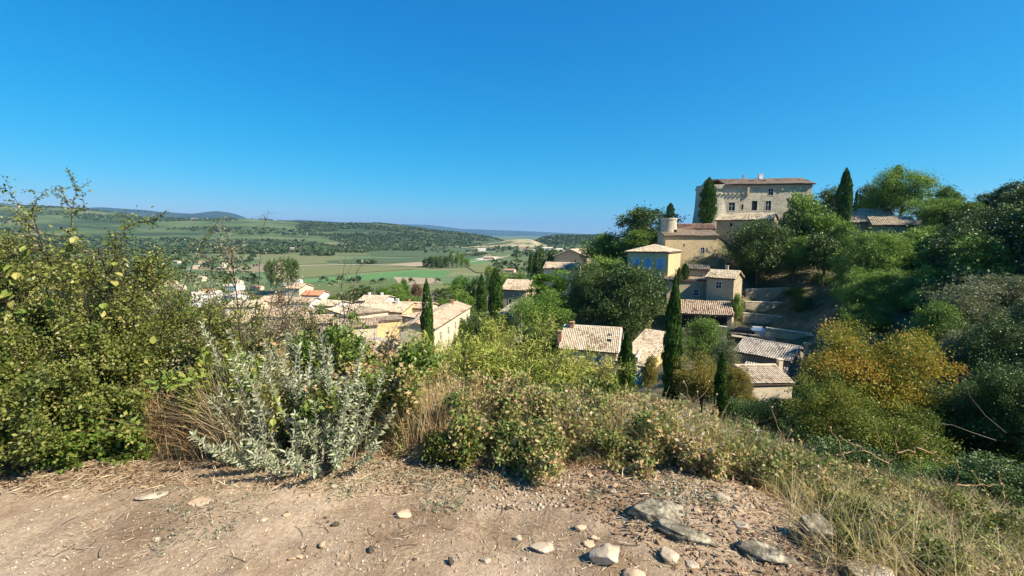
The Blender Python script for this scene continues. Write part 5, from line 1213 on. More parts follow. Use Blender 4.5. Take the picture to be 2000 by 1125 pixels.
# ------------------------------------------------------------------ foreground shrubs
MT['thorn_leaf'] = leafmat('small thorn leaves', [(.065,.085,.02),(.13,.155,.028),(.22,.235,.045),(.33,.32,.075),(.46,.40,.14),(.54,.43,.26)], .3, .45, pos=[0,.36,.64,.84,.95,1])
MT['thorn_dark'] = leafmat('dark small leaves', [(.05,.075,.016),(.095,.13,.024),(.17,.20,.04),(.26,.27,.06),(.42,.35,.13)], .25, .45)
MT['lush'] = leafmat('fresh climber leaves', [(.06,.11,.02),(.11,.18,.03),(.18,.26,.045),(.31,.35,.07),(.45,.40,.12)], .35, .4)
MT['silver'] = leafmat('silver felted leaves', [(.19,.23,.11),(.31,.35,.19),(.43,.45,.28),(.55,.54,.39)], .2, .7, .1)
MT['sparse'] = leafmat('withered pale leaves', [(.22,.14,.08),(.36,.28,.16),(.46,.40,.26),(.20,.22,.08)], .3)
MT['bramble'] = leafmat('bramble leaves', [(.07,.11,.025),(.15,.20,.045),(.30,.33,.09),(.40,.26,.11),(.52,.35,.17),(.62,.52,.33)], .25, .5, pos=[0,.25,.45,.6,.8,1])
MT['drybrown'] = leafmat('dry brown stems', [(.24,.13,.06),(.40,.25,.12),(.53,.36,.18),(.63,.48,.28)], .15, .8)
MT['drygrass'] = leafmat('dry grass', [(.34,.23,.10),(.50,.37,.18),(.60,.47,.27),(.68,.57,.37),(.20,.22,.06)], .2, .75, pos=[0,.3,.6,.85,1])
MT['mixgrass'] = leafmat('half green grass', [(.09,.14,.03),(.24,.26,.05),(.44,.37,.11),(.56,.43,.19),(.64,.51,.30)], .25, .7)
MT['fluff'] = leafmat('white seed fluff', [(.55,.48,.36),(.74,.68,.56)], .4, .9)

def branchy(roots, dirs, H, rng, ntw=7, nsub=4, tw=.45, sub=.4, curve=.25, r0=.012, start=.15, gravity=0.):
    lines = []; anchors = []; adir = []
    for p0, d0, h in zip(roots, dirs, H):
        n = 8; P = [np.array(p0, float)]; d = nrm(np.array(d0, float))
        for k in range(n - 1):
            d = nrm(d + rng.normal(0, curve * .35, 3) + np.array([0, 0, -gravity * k / n])); P.append(P[-1] + d * h / (n - 1))
        P = np.array(P); lines.append((P, np.linspace(r0 * h, r0 * h * .25, n)))
        for q in range(ntw):
            s = rng.uniform(start, 1); k = min(n - 2, int(s * (n - 1))); b = P[k] + (P[k+1] - P[k]) * (s * (n - 1) - k)
            dd = nrm(nrm(P[k+1] - P[k]) * .6 + rng.normal(0, .6, 3) + np.array([0, 0, .12])); L = h * tw * (1.15 - s * .7) * rng.uniform(.5, 1.1); m = 5; T = [b]
            for w in range(m - 1): dd = nrm(dd + rng.normal(0, curve * .5, 3) + np.array([0, 0, -gravity * .3])); T.append(T[-1] + dd * L / (m - 1))
            T = np.array(T); lines.append((T, np.linspace(r0 * h * .4, r0 * h * .12, m)))
            for a in np.linspace(.15, 1, 6): kk = min(m - 2, int(a * (m - 1))); anchors.append(T[kk] + (T[kk+1] - T[kk]) * (a * (m - 1) - kk)); adir.append(nrm(T[kk+1] - T[kk]))
            for w in range(nsub):
                s2 = rng.uniform(.2, 1); kk = min(m - 2, int(s2 * (m - 1))); b2 = T[kk] + (T[kk+1] - T[kk]) * (s2 * (m - 1) - kk)
                d2 = nrm(nrm(T[kk+1] - T[kk]) * .5 + rng.normal(0, .6, 3)); L2 = L * sub * rng.uniform(.5, 1.2); e = b2 + d2 * L2 + rng.normal(0, .06, 3) * L2; mid = (b2 + e) / 2 + rng.normal(0, .06, 3) * L2
                lines.append((np.array([b2, mid, e]), [r0 * h * .13, r0 * h * .09, r0 * h * .05]))
                for a in (.2, .4, .6, .8, 1.0): anchors.append(b2 + (e - b2) * a); adir.append(d2)
    return lines, np.array(anchors), np.array(adir)
def foliage(A, AD, per, L0, L1, wr, rng, mat, name='foliage', spread=.02, alt=None, droop=0, clump=1.2, seed=0, out=.9):
    k = np.repeat(np.arange(len(A)), per); n = len(k); D = nrm(AD[k] * .5 + rng.normal(size=(n, 3)) * out + np.array([0, 0, .15 - droop])); L = rng.uniform(L0, L1, n)
    C = A[k] + rng.normal(0, spread, (n, 3)); V, F = leaves(C, D, L, L * wr, rng, .2, .5)
    t = np.clip(.45 + .5 * fbm(C * clump * 1.5, 2, seed) + rng.normal(0, .22, n), 0, 1)
    return C, D, L, mesh(name, V, F, mat, np.repeat(t, 4))
def shrub(name, label, cat, base, R_, Hh, ns, per, L0, L1, wr, leaf, twig='twig', seed=0, lean=(0, 0), ntw=8, nsub=4, spread=.03, tw=.45, group=None, n_obj=0, spray=.55, clump=1.2, **kw):
    rng = np.random.default_rng(seed); bx, by = base; roots = []; dirs = []; hs = []
    for k in range(ns):
        a = rng.uniform(0, 6.28); q = math.sqrt(rng.random()) * R_ * .5; x, y = q * math.cos(a), q * math.sin(a)
        roots.append((x, y, float(gz_([bx + x], [by + y])[0]))); dirs.append((x / R_ * spray * 2 + lean[0] + rng.normal(0, spray * .35), y / R_ * spray * 2 + lean[1] + rng.normal(0, spray * .35), 1)); hs.append(Hh * rng.uniform(.6, 1.05) * (1 - .25 * q / R_))
    g0 = float(gz_([bx], [by])[0]); roots = [(x, y, z - g0 - .03) for x, y, z in roots]
    t = thing(name, label, cat, (bx, by, g0), 0, group)
    lines, A, AD = branchy(roots, dirs, hs, rng, ntw, nsub, tw, **kw)
    V, F = tubes(lines, 3); obj('branches', mesh('branches', V, F, MT[twig]), t)
    C, D, L, me = foliage(A, AD, per, L0, L1, wr, rng, MT[leaf], 'foliage', spread, clump=clump, seed=seed); 
    obj('foliage', me, t, kind='stuff')
    return t, A, AD
# left thicket, Y 3.4 .. 6
S = lambda *a, **k: shrub('thorn_shrub', *a, **k)
def bx_(px, Y): return ((px - 1000) / F_PX * Y * 1.0, Y)
big = dict(ntw=12, nsub=6, tw=.5)
S('tall leafy thorn bush at the far left rising above the horizon', 'shrub', (-5.1, 4.8), 1.9, 2.1, 13, 3, .022, .042, .55, 'thorn_leaf', seed=1, **big)
S('thorn bush with two pointed leafy tops left, above the suburb', 'shrub', (-4.15, 4.7), 1.3, 2.15, 10, 3, .020, .038, .55, 'thorn_leaf', seed=2, **big)
S('dark leafed bush low at the left edge beside the path', 'shrub', (-4.6, 4.0), 1.5, 1.5, 22, 6, .022, .04, .6, 'thorn_dark', seed=3, **big)
S('dense green thorn bush behind the left grass edge', 'shrub', (-3.7, 4.2), 1.5, 1.25, 17, 5, .018, .032, .55, 'thorn_leaf', seed=4, **big)
S('open thorn bush with leafy upper sprays left of the bare bush', 'shrub', (-3.25, 4.9), 1.3, 1.5, 9, 3, .020, .036, .55, 'thorn_leaf', seed=5, ntw=10, nsub=5, tw=.5)
S('low dark green bush at the foot of the left thicket', 'shrub', (-3.4, 3.75), 1.3, .95, 22, 6, .020, .036, .6, 'thorn_dark', seed=6, **big)
S('small leaved green bush left of the dry yellow grass', 'shrub', (-2.75, 4.0), 1.2, 1.25, 18, 6, .018, .034, .55, 'thorn_leaf', seed=7, **big)
S('leafy bush right behind the dry yellow grass', 'shrub', (-2.45, 4.5), 1.1, 1.15, 13, 5, .018, .034, .55, 'thorn_leaf', seed=8, **big)
S('low leafy bush at the far left against the path edge', 'shrub', (-4.1, 3.55), 1.3, .7, 22, 6, .02, .036, .6, 'thorn_dark', seed=9, **big)
S('big sprawling bush outside the left edge', 'shrub', (-6.0, 4.2), 2.0, 1.7, 20, 6, .022, .042, .55, 'thorn_leaf', seed=10, **big)
shrub('bare_bush', 'nearly bare twiggy bush with tiny withered leaves before the pink roofs', 'shrub', (-2.45, 4.75), 1.0, 1.7, 15, 2, .012, .024, .6, 'sparse', 'twig', seed=11, ntw=13, nsub=6, tw=.55, r0=.009)
shrub('bare_bush', 'second twiggy bush with pale tips right of the first bare one', 'shrub', (-2.15, 4.3), .8, 1.2, 13, 2, .012, .024, .6, 'sparse', 'twig', seed=12, ntw=12, nsub=6, tw=.55, r0=.009)
# climber leaves standing between silver shrub and village
cl = dict(ntw=9, nsub=3, tw=.45)
shrub('climber', 'leafy green climber tangle above the left half of the silver shrub', 'climber', (-1.95, 3.95), .8, 1.05, 16, 5, .03, .065, .5, 'lush', 'twig', seed=13, **cl)
shrub('climber', 'climber tangle with brownish tips above the middle of the silver shrub', 'climber', (-1.45, 3.85), .7, 1.0, 14, 5, .025, .055, .5, 'bramble', 'twig', seed=14, **cl)
shrub('climber', 'bright green climber shoot right of the silver shrub reaching over the roofs', 'climber', (-1.25, 3.8), .5, .92, 13, 5, .03, .06, .55, 'lush', 'twig', seed=15, **cl)
shrub('climber', 'yellowish climber at the right shoulder of the silver shrub', 'climber', (-.8, 3.75), .6, .6, 14, 5, .02, .045, .5, 'bramble', 'stalk', seed=16, **cl)
shrub('climber', 'green climber leaves threading up through the silver shrub', 'climber', (-1.5, 3.62), .8, .62, 8, 4, .02, .04, .5, 'thorn_leaf', 'twig', seed=19, **cl)
shrub('climber', 'low ivy like greens under the left grasses', 'climber', (-3.0, 3.5), 1.2, .42, 20, 5, .02, .045, .7, 'lush', 'twig', seed=17, **cl)
shrub('climber', 'low green plant at the foot of the dry stems left of centre', 'climber', (-.35, 3.4), .5, .34, 14, 4, .018, .035, .6, 'thorn_leaf', 'twig', seed=18, **cl)
# brambles along the edge
br = dict(ntw=8, nsub=4, tw=.55, curve=.5, gravity=.25, spray=.9)
BR = [(-.1,3.7,.8,.6,'bramble tangle with green leaves at the centre of the edge'),(.45,3.75,.8,.54,'bramble mound behind the stony patch'),(.95,3.9,.8,.56,'bramble mound with brown leaves below the centre house'),
 (1.35,3.7,.8,.5,'low bramble with white seed heads right of centre'),(1.75,3.95,.8,.56,'taller bramble with white seed heads beside the tall cypress foot'),(2.2,3.8,.8,.52,'bramble sloping down right of the seed heads'),
 (2.65,3.95,.8,.5,'yellow green bramble at the brink of the ravine'),(.2,4.4,.9,.45,'bramble row behind, below the broom'),(1.2,4.5,.9,.5,'back bramble below the centre house'),(2.0,4.7,.9,.5,'back bramble before the yellow bushes'),(3.1,4.2,.9,.5,'last leafy bramble before the dry stalks'),(-.6,4.2,.9,.5,'bramble behind the dry brown stems')]
for i, (x, y, rr, h, lab) in enumerate(BR):
    t, A, AD = shrub('bramble', lab, 'bramble', (x, y), rr * 1.5, h, 30, 5, .018, .042, .6, 'bramble', 'stalk', seed=30 + i, **br)
    if i in (0, 3, 4, 5, 8, 9):
        r_ = np.random.default_rng(80 + i); top = A[A[:, 2] > np.percentile(A[:, 2], 70)]; c = top[r_.choice(len(top), min(34, len(top)), False)]
        n = 26; k = np.repeat(np.arange(len(c)), n); D = nrm(r_.normal(size=(len(k), 3))); V, F = leaves(c[k], D, r_.uniform(.014, .03, len(k)), .007, r_)
        obj('seed_heads', mesh('seed_heads', V, F, MT['fluff'], np.repeat(r_.random(len(k)), 4)), t, kind='stuff')
# broom and green masses behind, lower down the slope
bd = dict(ntw=14, nsub=6, tw=.5, spray=.5)
BROOM = [(-.6,9.5,1.9,2.5,'broom','wide yellow green broom bush left of the centre house'),(.2,10.8,2.1,2.95,'broom','broom bush with reddish dry patch before the centre house'),
 (-1.75,8.8,1.2,.7,'broom','smaller broom bush below the long cream house'),(1.75,10.5,1.5,1.45,'thorn_leaf','fresh green bush between broom and centre house'),
 (2.6,11.0,1.4,1.8,'thorn_leaf','green bush before the stubby cypress'),(.6,8.3,1.2,1.4,'thorn_dark','dark bush in the hollow behind the brambles')]
for i, (x, y, rr, h, m, lab) in enumerate(BROOM):
    shrub('broom_bush' if m == 'broom' else 'leafy_bush', lab, 'shrub', (x, y), rr, h, 34, 5, .05, .13, .18 if m == 'broom' else .45, m, 'twig', seed=60 + i, spread=.07, clump=.8, **bd)

# silver shrub: lance leaves on upright stems, the nearest leaves one by one
rng = np.random.default_rng(91); bx, by = -1.52, 3.28; g0 = float(gz_([bx], [by])[0])
t = thing('silver_shrub', 'silver leaved shrub with upright felted shoots in the centre left foreground', 'shrub', (bx, by, g0))
lines = []; C = []; D = []
for k in range(150):
    a = rng.uniform(0, 6.28); q = math.sqrt(rng.random()); x, y = q * .48 * math.cos(a), q * .26 * math.sin(a)
    low = k >= 92; h = rng.uniform(.5, .98) * (1 - .25 * abs(x + .1) / .5) if not low else rng.uniform(.3, .55)
    d = np.array([x * .75 + rng.normal(0, .1) - .05, y * .6 + rng.normal(0, .08), 1.]) if not low else np.array([x * 2.2 + rng.normal(0, .25), y * 1.6 - .5 + rng.normal(0, .15), .5])
    d = nrm(d); n = 9; P = [np.array([x, y, 0])]
    for s in range(n - 1): d = nrm(d + rng.normal(0, .05, 3) + (np.array([0, 0, .08]) if low else 0)); P.append(P[-1] + d * h / (n - 1))
    P = np.array(P); lines.append((P, np.linspace(.006, .002, n)))
    m = int(h / .022)
    for s in range(m):
        f = .18 + .82 * (s + .5) / m; kk = min(n - 2, int(f * (n - 1))); b = P[kk] + (P[kk+1] - P[kk]) * (f * (n - 1) - kk); ax = nrm(P[kk+1] - P[kk]); ph = s * 2.4 + rng.uniform(0, .6)
        u = nrm(np.cross(ax, [1, .2, 0])); v = np.cross(ax, u)
        for e in (0, math.pi, 1.5): C.append(b); D.append(ax * rng.uniform(.25, .9) + (u * math.cos(ph + e) + v * math.sin(ph + e)) * rng.uniform(.6, 1))
x0 = -.62                                                 # the long shoot leaning left
for dx, hh in ((-.62, 1.02), (-.45, .95), (.38, .9)):
    P = np.array([[dx * .35, -.05, 0], [dx * .7, -.05, hh * .35], [dx * 1.0, 0, hh * .7], [dx * 1.18, 0, hh]]); lines.append((P, np.linspace(.007, .002, 4)))
    for s in range(46):
        f = .35 + .65 * s / 46; kk = min(2, int(f * 3)); b = P[kk] + (P[kk+1] - P[kk]) * (f * 3 - kk); ax = nrm(P[kk+1] - P[kk])
        for e in range(3): C.append(b); D.append(ax * .6 + rng.normal(0, .5, 3))
C = np.array(C); D = nrm(np.array(D)); n = len(C); L = rng.uniform(.026, .052, n) * np.interp(C[:, 2], [0, 1.1], [1.15, .8])
V, F = tubes(lines, 4); obj('stems', mesh('stems', V, F, MT['twig_grey']), t)
order = np.argsort(C[:, 1] - .35 * L / .05 + rng.normal(0, .05, n)); pick = order[:290]; rest = np.setdiff1d(np.arange(n), pick)
V, F = leaves(C[rest], D[rest], L[rest], L[rest] * .32, rng, .25, .3); obj('foliage', mesh('foliage', V, F, MT['silver'], np.repeat(rng.random(len(rest)), 4)), t, kind='stuff')
def lance(sd):   # 12 triangle lance leaf, length 1
    r = np.random.default_rng(sd); xs_ = [0, .25, .55, .85, 1]; w = [.02, .11, .13, .06, 0]; V = []
    for x, ww in zip(xs_, w): V += [(x, -ww, .05), (x, 0, -.05 * x * x), (x, ww, .05)]
    F = [[3*i+j, 3*i+3+j, 3*i+4+j, 3*i+1+j] for i in range(4) for j in (0, 1)]
    return mesh('leaf', np.array(V), F, MT['silver'], np.full(15, r.uniform(.3, .9)))
LM = [lance(k) for k in range(6)]
def leaf_objs(t, C, D, L, LM, rng, sw=1):
    for c, d, l in zip(C, D, L):
        o = obj('leaf', LM[int(rng.integers(len(LM)))], t); X_ = Vector(d).normalized(); up = Vector((rng.normal(0, .4), rng.normal(0, .4), 1)); Y_ = up.cross(X_).normalized(); Z_ = X_.cross(Y_)
        o.matrix_local = Matrix.Translation(Vector(c)) @ Matrix((X_, Y_, Z_)).transposed().to_4x4() @ Matrix.Diagonal((l, l * sw, l, 1))
leaf_objs(t, C[pick], D[pick], L[pick], LM, rng)
# broad yellow green leaves at the far left, close to the lens
def broad(sd):
    r = np.random.default_rng(sd); xs_ = [0, .2, .5, .8, 1]; w = [.03, .30, .38, .22, 0]; V = []
    for x, ww in zip(xs_, w): V += [(x, -ww, .10 * ww * 3), (x, 0, -.12 * x * x), (x, ww, .10 * ww * 3)]
    F = [[3*i+j, 3*i+3+j, 3*i+4+j, 3*i+1+j] for i in range(4) for j in (0, 1)]
    return mesh('leaf', np.array(V), F, MT['lush'], np.full(15, r.uniform(.55, 1)))
BM_ = [broad(k) for k in range(6)]
def sprays(label, pts, seed, nl, l0, l1, gname='leafy_spray'):
    rng = np.random.default_rng(seed); P = [np.array(W(*p)) for p in pts]; g = P[0].copy(); g[2] = float(gz_([g[0]], [g[1]])[0])
    t = thing(gname, label, 'branch', tuple(g)); full = np.array([g] + P) - g; V, F = tubes([(full, np.linspace(.007, .002, len(full)))], 4); obj('stem', mesh('stem', V, F, MT['twig']), t)
    up = full[1:]; k = len(up) - 1; Cc = []; Dd = []
    for s in range(nl):
        f = rng.uniform(0, k); i = min(k - 1, int(f)); b = up[i] + (up[i+1] - up[i]) * (f - i); Cc.append(b + rng.normal(0, .012, 3)); Dd.append(nrm(rng.normal(0, .5, 3) + np.array([0, -.2, -.45])))
    leaf_objs(t, Cc, Dd, rng.uniform(l0, l1, nl), BM_, rng)
sprays('yellow green leafy spray at the left edge below the horizon', [(30, 620, 3.7), (20, 560, 3.6), (40, 500, 3.6), (70, 470, 3.6)], 1, 22, .05, .09)
sprays('spray of pale hanging leaves left of the thorn bush tops', [(110, 640, 3.8), (90, 560, 3.7), (120, 500, 3.7), (160, 455, 3.7)], 2, 20, .05, .09)
sprays('spray of long yellowish leaves in the left thicket', [(200, 700, 3.8), (190, 640, 3.7), (215, 560, 3.7), (240, 500, 3.7)], 3, 18, .05, .085)
sprays('short spray of drooping leaves in the middle of the thicket', [(270, 740, 3.7), (280, 700, 3.6), (310, 665, 3.6), (345, 680, 3.6)], 4, 14, .04, .07)
sprays('low spray of yellow leaves inside the silver shrub', [(540, 850, 3.1), (530, 820, 3.0), (538, 790, 3.0), (548, 760, 3.0)], 5, 12, .035, .055)
# thin shoots reaching above the horizon at left
def shoots(label, lines_px, seed, leafmat_='thorn_leaf', l=(.016, .032), per=3, twig='twig', r=(.006, .0018), name='long_shoot'):
    rng = np.random.default_rng(seed); LL = []; A = []; AD = []; g = None
    for pts in lines_px:
        P = np.array([W(*p) for p in pts]); 
        if g is None: g = P[0].copy(); g[2] = float(gz_([g[0]], [g[1]])[0])
        s = np.linspace(0, len(P) - 1, 4 * len(P)); Q = np.stack([np.interp(s, np.arange(len(P)), P[:, c]) for c in range(3)], 1) + rng.normal(0, .006, (len(s), 3)); LL.append((Q - g, np.linspace(*r, len(s))))
        for q, d in zip(Q - g, np.gradient(Q, axis=0)): A.append(q); AD.append(nrm(d))
        for k in range(2, len(Q), 2):
            e = nrm(rng.normal(0, 1, 3) + nrm(np.gradient(Q, axis=0)[k])) * rng.uniform(.05, .16); LL.append((np.array([Q[k] - g, Q[k] - g + e]), [r[1], r[1] * .5]))
            for a in (.4, .7, 1): A.append(Q[k] - g + e * a); AD.append(nrm(e))
    t = thing(name, label, 'branch', tuple(g)); V, F = tubes(LL, 3); obj('stem', mesh('stem', V, F, MT[twig]), t)
    if per: obj('foliage', foliage(np.array(A), np.array(AD), per, l[0], l[1], .55, rng, MT[leafmat_], 'foliage', .008)[3], t, kind='stuff')
shoots('pair of leafy shoots rising above the horizon at far left', [[(70, 560, 4.4), (60, 470, 4.4), (55, 420, 4.4), (12, 368, 4.4)], [(58, 425, 4.4), (66, 400, 4.4), (88, 372, 4.4)]], 21, per=4)
shoots('leafy shoot with forked top standing highest over the left thicket', [[(150, 540, 4.4), (140, 460, 4.4), (142, 400, 4.4), (150, 370, 4.4)], [(142, 410, 4.4), (125, 385, 4.4), (118, 368, 4.4)], [(146, 420, 4.4), (165, 400, 4.4)], [(150, 372, 4.4), (142, 348, 4.4)]], 22, per=4)
shoots('slanting shoot with small leaves over the suburb', [[(330, 620, 4.3), (380, 510, 4.3), (405, 460, 4.3), (430, 428, 4.3)]], 23, per=3)
shoots('shorter slanting shoot left of the other over the suburb', [[(180, 600, 4.3), (215, 520, 4.3), (245, 470, 4.3), (240, 410, 4.3)], [(250, 440, 4.3), (300, 430, 4.3), (315, 420, 4.3)]], 24, per=4)
shoots('bare thin twig tip standing alone against the sky', [[(500, 620, 4.6), (505, 540, 4.6), (516, 440, 4.6), (524, 412, 4.6)], [(518, 432, 4.6), (514, 418, 4.6)]], 25, per=0, r=(.005, .0015))
shoots('arching twig with dry buds left of the green fields', [[(520, 640, 4.4), (530, 590, 4.4), (545, 545, 4.4), (535, 525, 4.4)]], 26, 'sparse', per=2)
shoots('drooping climber tip over the village roofs', [[(700, 740, 3.7), (694, 690, 3.7), (700, 660, 3.7), (714, 640, 3.7)]], 27, 'lush', (.03, .055), 2)

# dry grasses and stems
def grass(name, label, P, H_, spread, wd, mat, seed, kind='stuff', seg=3, tb=.5, ts=.25):
    r = np.random.default_rng(seed); n = len(P); z = gz_(P[:, 0], P[:, 1]) - .01; H_ = H_ * r.uniform(.45, 1.1, n); ln = r.normal(0, spread, (n, 2)) * H_[:, None]
    V, F = blades(np.c_[P, z], H_, ln, wd * r.uniform(.6, 1.4, n)[:, None] if False else wd * r.uniform(.6, 1.4, n), r, seg)
    t = np.clip(tb + .4 * fbm(np.c_[P * 2.2, z * 0], 2, seed) + r.normal(0, ts, n), 0, 1)
    return obj(name, mesh(name, V, F, MT[mat], np.repeat(t, 2 * (seg + 1))), kind=kind, label=label)
def patch(n, cx, cy, rx, ry, seed):
    r = np.random.default_rng(seed); a = r.uniform(0, 6.28, n); q = np.sqrt(r.random(n)); return np.c_[cx + rx * q * np.cos(a), cy + ry * q * np.sin(a)]
grass('dry_grass', 'brown dry grass at the left foot of the silver shrub', patch(1500, -2.35, 3.4, .55, .22, 1), .62, .45, .005, 'drybrown', 101)
grass('dry_grass', 'straw yellow tuft leaning left of the silver shrub', patch(900, -1.98, 3.2, .16, .1, 2), .75, .32, .005, 'drygrass', 102)
grass('dry_grass', 'short dry grass fringe along the left thicket', patch(3800, -3.2, 3.35, 1.7, .14, 3), .22, .6, .004, 'drygrass', 103)
grass('dry_grass', 'green and yellow grass under the left thicket', patch(2600, -3.3, 3.55, 1.6, .2, 4), .34, .5, .005, 'mixgrass', 104)
grass('dry_stems', 'tall reddish dry stems right of the silver shrub', patch(1700, -.62, 3.5, .4, .25, 5), .58, .22, .0045, 'drybrown', 105)
grass('dry_stems', 'straw coloured tall stems before the broom', patch(900, -.2, 3.6, .5, .3, 6), .45, .28, .0045, 'drygrass', 106)
grass('dry_stems', 'yellowing stems at the right shoulder of the silver shrub', patch(1200, -.95, 3.6, .3, .2, 7), .58, .25, .0045, 'mixgrass', 107)
grass('dry_grass', 'short dry fringe in front of the central brambles', patch(3200, .3, 3.32, 1.3, .14, 8), .2, .7, .004, 'drygrass', 108)
grass('dry_grass', 'brown dry stems through the central brambles', patch(3600, .9, 3.6, 1.5, .35, 9), .46, .6, .004, 'drybrown', 109)
grass('dry_grass', 'green and straw grass under the right brambles', patch(3000, 1.6, 3.4, 1.0, .3, 10), .4, .5, .0045, 'mixgrass', 110)
grass('dry_grass', 'red brown withered herbs at the edge of the stony patch', patch(2200, .6, 3.2, .9, .12, 19), .09, .8, .004, 'drybrown', 119)
grass('dry_grass', 'pale straw heads over the central brambles', patch(3200, .8, 3.7, 1.7, .45, 21), .48, .55, .004, 'drygrass', 121)
# right slope: a thick bank of grass falling away
rs_ = np.random.default_rng(12); n = 40000; X2 = rs_.uniform(1.2, 6.2, n); Y2 = rs_.uniform(1.2, 4.9, n)
ln_ = 1.62 + .35 * (2.6 - Y2) * -1; m_ = (X2 > 1.55 + np.maximum(0, 2.9 - Y2) * .15 + .15 * np.sin(Y2 * 5)) & (Y2 > 1.35) ; P = np.c_[X2, Y2][m_]
grass('slope_grass', 'dry and half green grass bank on the right slope', P[::2], .3, .6, .005, 'mixgrass', 111)
grass('slope_grass', 'bleached dry grass mixed through the right slope', P[1::2], .32, .65, .0045, 'drygrass', 112, tb=.42)
grass('slope_grass', 'feathery brown grass tops on the right brink', patch(3000, 3.2, 3.5, 1.5, .3, 13), .28, .6, .004, 'drybrown', 113)
for i, (x, y, rr, h, m, lab) in enumerate([(2.5, 3.3, .5, .34, 'thorn_leaf', 'green leafy herb on the right slope below the brambles'), (3.0, 2.7, .5, .26, 'bramble', 'low green herb in the middle of the right slope'), (2.0, 2.35, .4, .22, 'thorn_leaf', 'low green herb beside the dark upright boulder'), (3.8, 3.2, .6, .35, 'thorn_leaf', 'green herb near the brink of the right slope'), (2.4, 2.0, .4, .22, 'bramble', 'small herb by the pale boulder at the bottom'), (2.2, 2.9, .5, .3, 'bramble', 'withered brown herb above the dark upright boulder'), (2.75, 3.7, .6, .36, 'bramble', 'withered herb on the brink below the large umbel'), (3.4, 2.4, .6, .3, 'bramble', 'withered herb low on the right slope'), (3.3, 3.5, .6, .3, 'bramble', 'withered herb right of the large umbel foot'), (1.85, 3.35, .5, .34, 'bramble', 'withered herb at the right end of the brambles'), (4.3, 3.0, .6, .34, 'bramble', 'withered herb near the right edge of the slope')]):
    shrub('herb', lab, 'herb', (x, y), rr * 1.3, h * 1.1, 16, 5, .018, .036, .45, m, 'stalk', seed=130 + i, ntw=6, nsub=3)
grass('dry_stems', 'golden dry stems standing over the right brambles', patch(2600, 2.2, 3.75, 1.2, .4, 31), .42, .45, .004, 'drygrass', 131)
r_ = np.random.default_rng(200); Pf = np.concatenate([patch(60, 1.3, 3.65, 1.0, .4, 32), patch(24, -.2, 3.7, .6, .25, 33)]); kk = np.repeat(np.arange(len(Pf)), 22)
Cf = np.c_[Pf, gz_(Pf[:, 0], Pf[:, 1]) + r_.uniform(.22, .42, len(Pf))]; V, F = leaves(Cf[kk] + r_.normal(0, .008, (len(kk), 3)), nrm(r_.normal(size=(len(kk), 3))), r_.uniform(.01, .024, len(kk)), .007, r_)
obj('seed_fluff', mesh('seed_fluff', V, F, MT['fluff'], np.repeat(r_.random(len(kk)), 4)), kind='stuff', label='white fluffy seed heads scattered over the brambles')
# dead umbel stalks on the brink
def stalk(label, px_lines, seed, heads=True):
    rng = np.random.default_rng(seed); LL = []; g = None; tips = []
    for pts in px_lines:
        P = np.array([W(*p) for p in pts])
        if g is None: g = P[0].copy(); g[2] = min(g[2], float(gz_([g[0]], [g[1]])[0])); P = np.vstack([g, P])
        s = np.linspace(0, len(P) - 1, 3 * len(P)); Q = np.stack([np.interp(s, np.arange(len(P)), P[:, c]) for c in range(3)], 1); Q[1:-1] += rng.normal(0, .011, (len(s) - 2, 3)); LL.append((Q - g, np.linspace(.0055, .0022, len(s)) * rng.uniform(.8, 1.2, len(s)))); tips.append(Q[-1] - g)
    t = thing('dead_stalk', label, 'dead plant', tuple(g)); V, F = tubes(LL, 5); obj('stem', mesh('stem', V, F, MT['stalk']), t)
    if heads:
        V = []; F = []; 
        for q in tips:
            V0, F0 = ICO[1]; k = len(V); F += [[a + k for a in f] for f in F0.tolist()]; V += (V0 * .010 + q).tolist()
        obj('seed_heads', mesh('seed_heads', np.array(V), F, MT['drybrown'], np.full(len(V), .8)), t, kind='stuff')
d = 3.9
stalk('large dead umbel stalk with four bare arms on the right brink', [[(1738, 930, d), (1735, 905, d), (1705, 815, d)], [(1735, 905, d), (1690, 880, d), (1640, 852, d)], [(1735, 905, d), (1752, 884, d), (1748, 850, d), (1756, 832, d)], [(1752, 884, d), (1790, 874, d), (1820, 850, d)], [(1790, 874, d), (1830, 885, d), (1846, 905, d)], [(1690, 880, d), (1660, 880, d), (1635, 888, d)]], 1)
stalk('leaning thin dead stem left of the large umbel', [[(1682, 985, 3.6), (1660, 920, 3.7), (1640, 870, 3.8), (1622, 835, 3.9)], [(1658, 915, 3.7), (1690, 935, 3.7), (1720, 930, 3.7)]], 2)
stalk('second dead umbel stalk right of the large one', [[(1845, 985, 3.9), (1842, 945, 3.9), (1822, 898, 3.9)], [(1842, 960, 3.9), (1866, 945, 3.9), (1868, 900, 3.9)], [(1866, 945, 3.9), (1905, 950, 3.9), (1955, 945, 3.9)]], 3)
stalk('short forked dead stalk between the two umbels', [[(1800, 960, 3.9), (1795, 925, 3.9), (1776, 888, 3.9)], [(1795, 925, 3.9), (1798, 895, 3.9)]], 4)
stalk('dead stalk leaning at the right end of the brink', [[(1940, 985, 4.0), (1925, 955, 4.0), (1898, 920, 4.0)], [(1960, 1000, 4.0), (1962, 960, 4.0), (1950, 922, 4.0)]], 5)
stalk('pair of thin dry stems left of the umbels before the dark tree', [[(1530, 880, 4.1), (1520, 830, 4.1), (1508, 795, 4.1)], [(1528, 870, 4.1), (1545, 840, 4.1)]], 6)
stalk('dry stem with curved tip above the right brambles', [[(1372, 860, 4.2), (1368, 800, 4.2), (1362, 765, 4.2)], [(1368, 815, 4.2), (1395, 790, 4.2), (1400, 770, 4.2)]], 7)
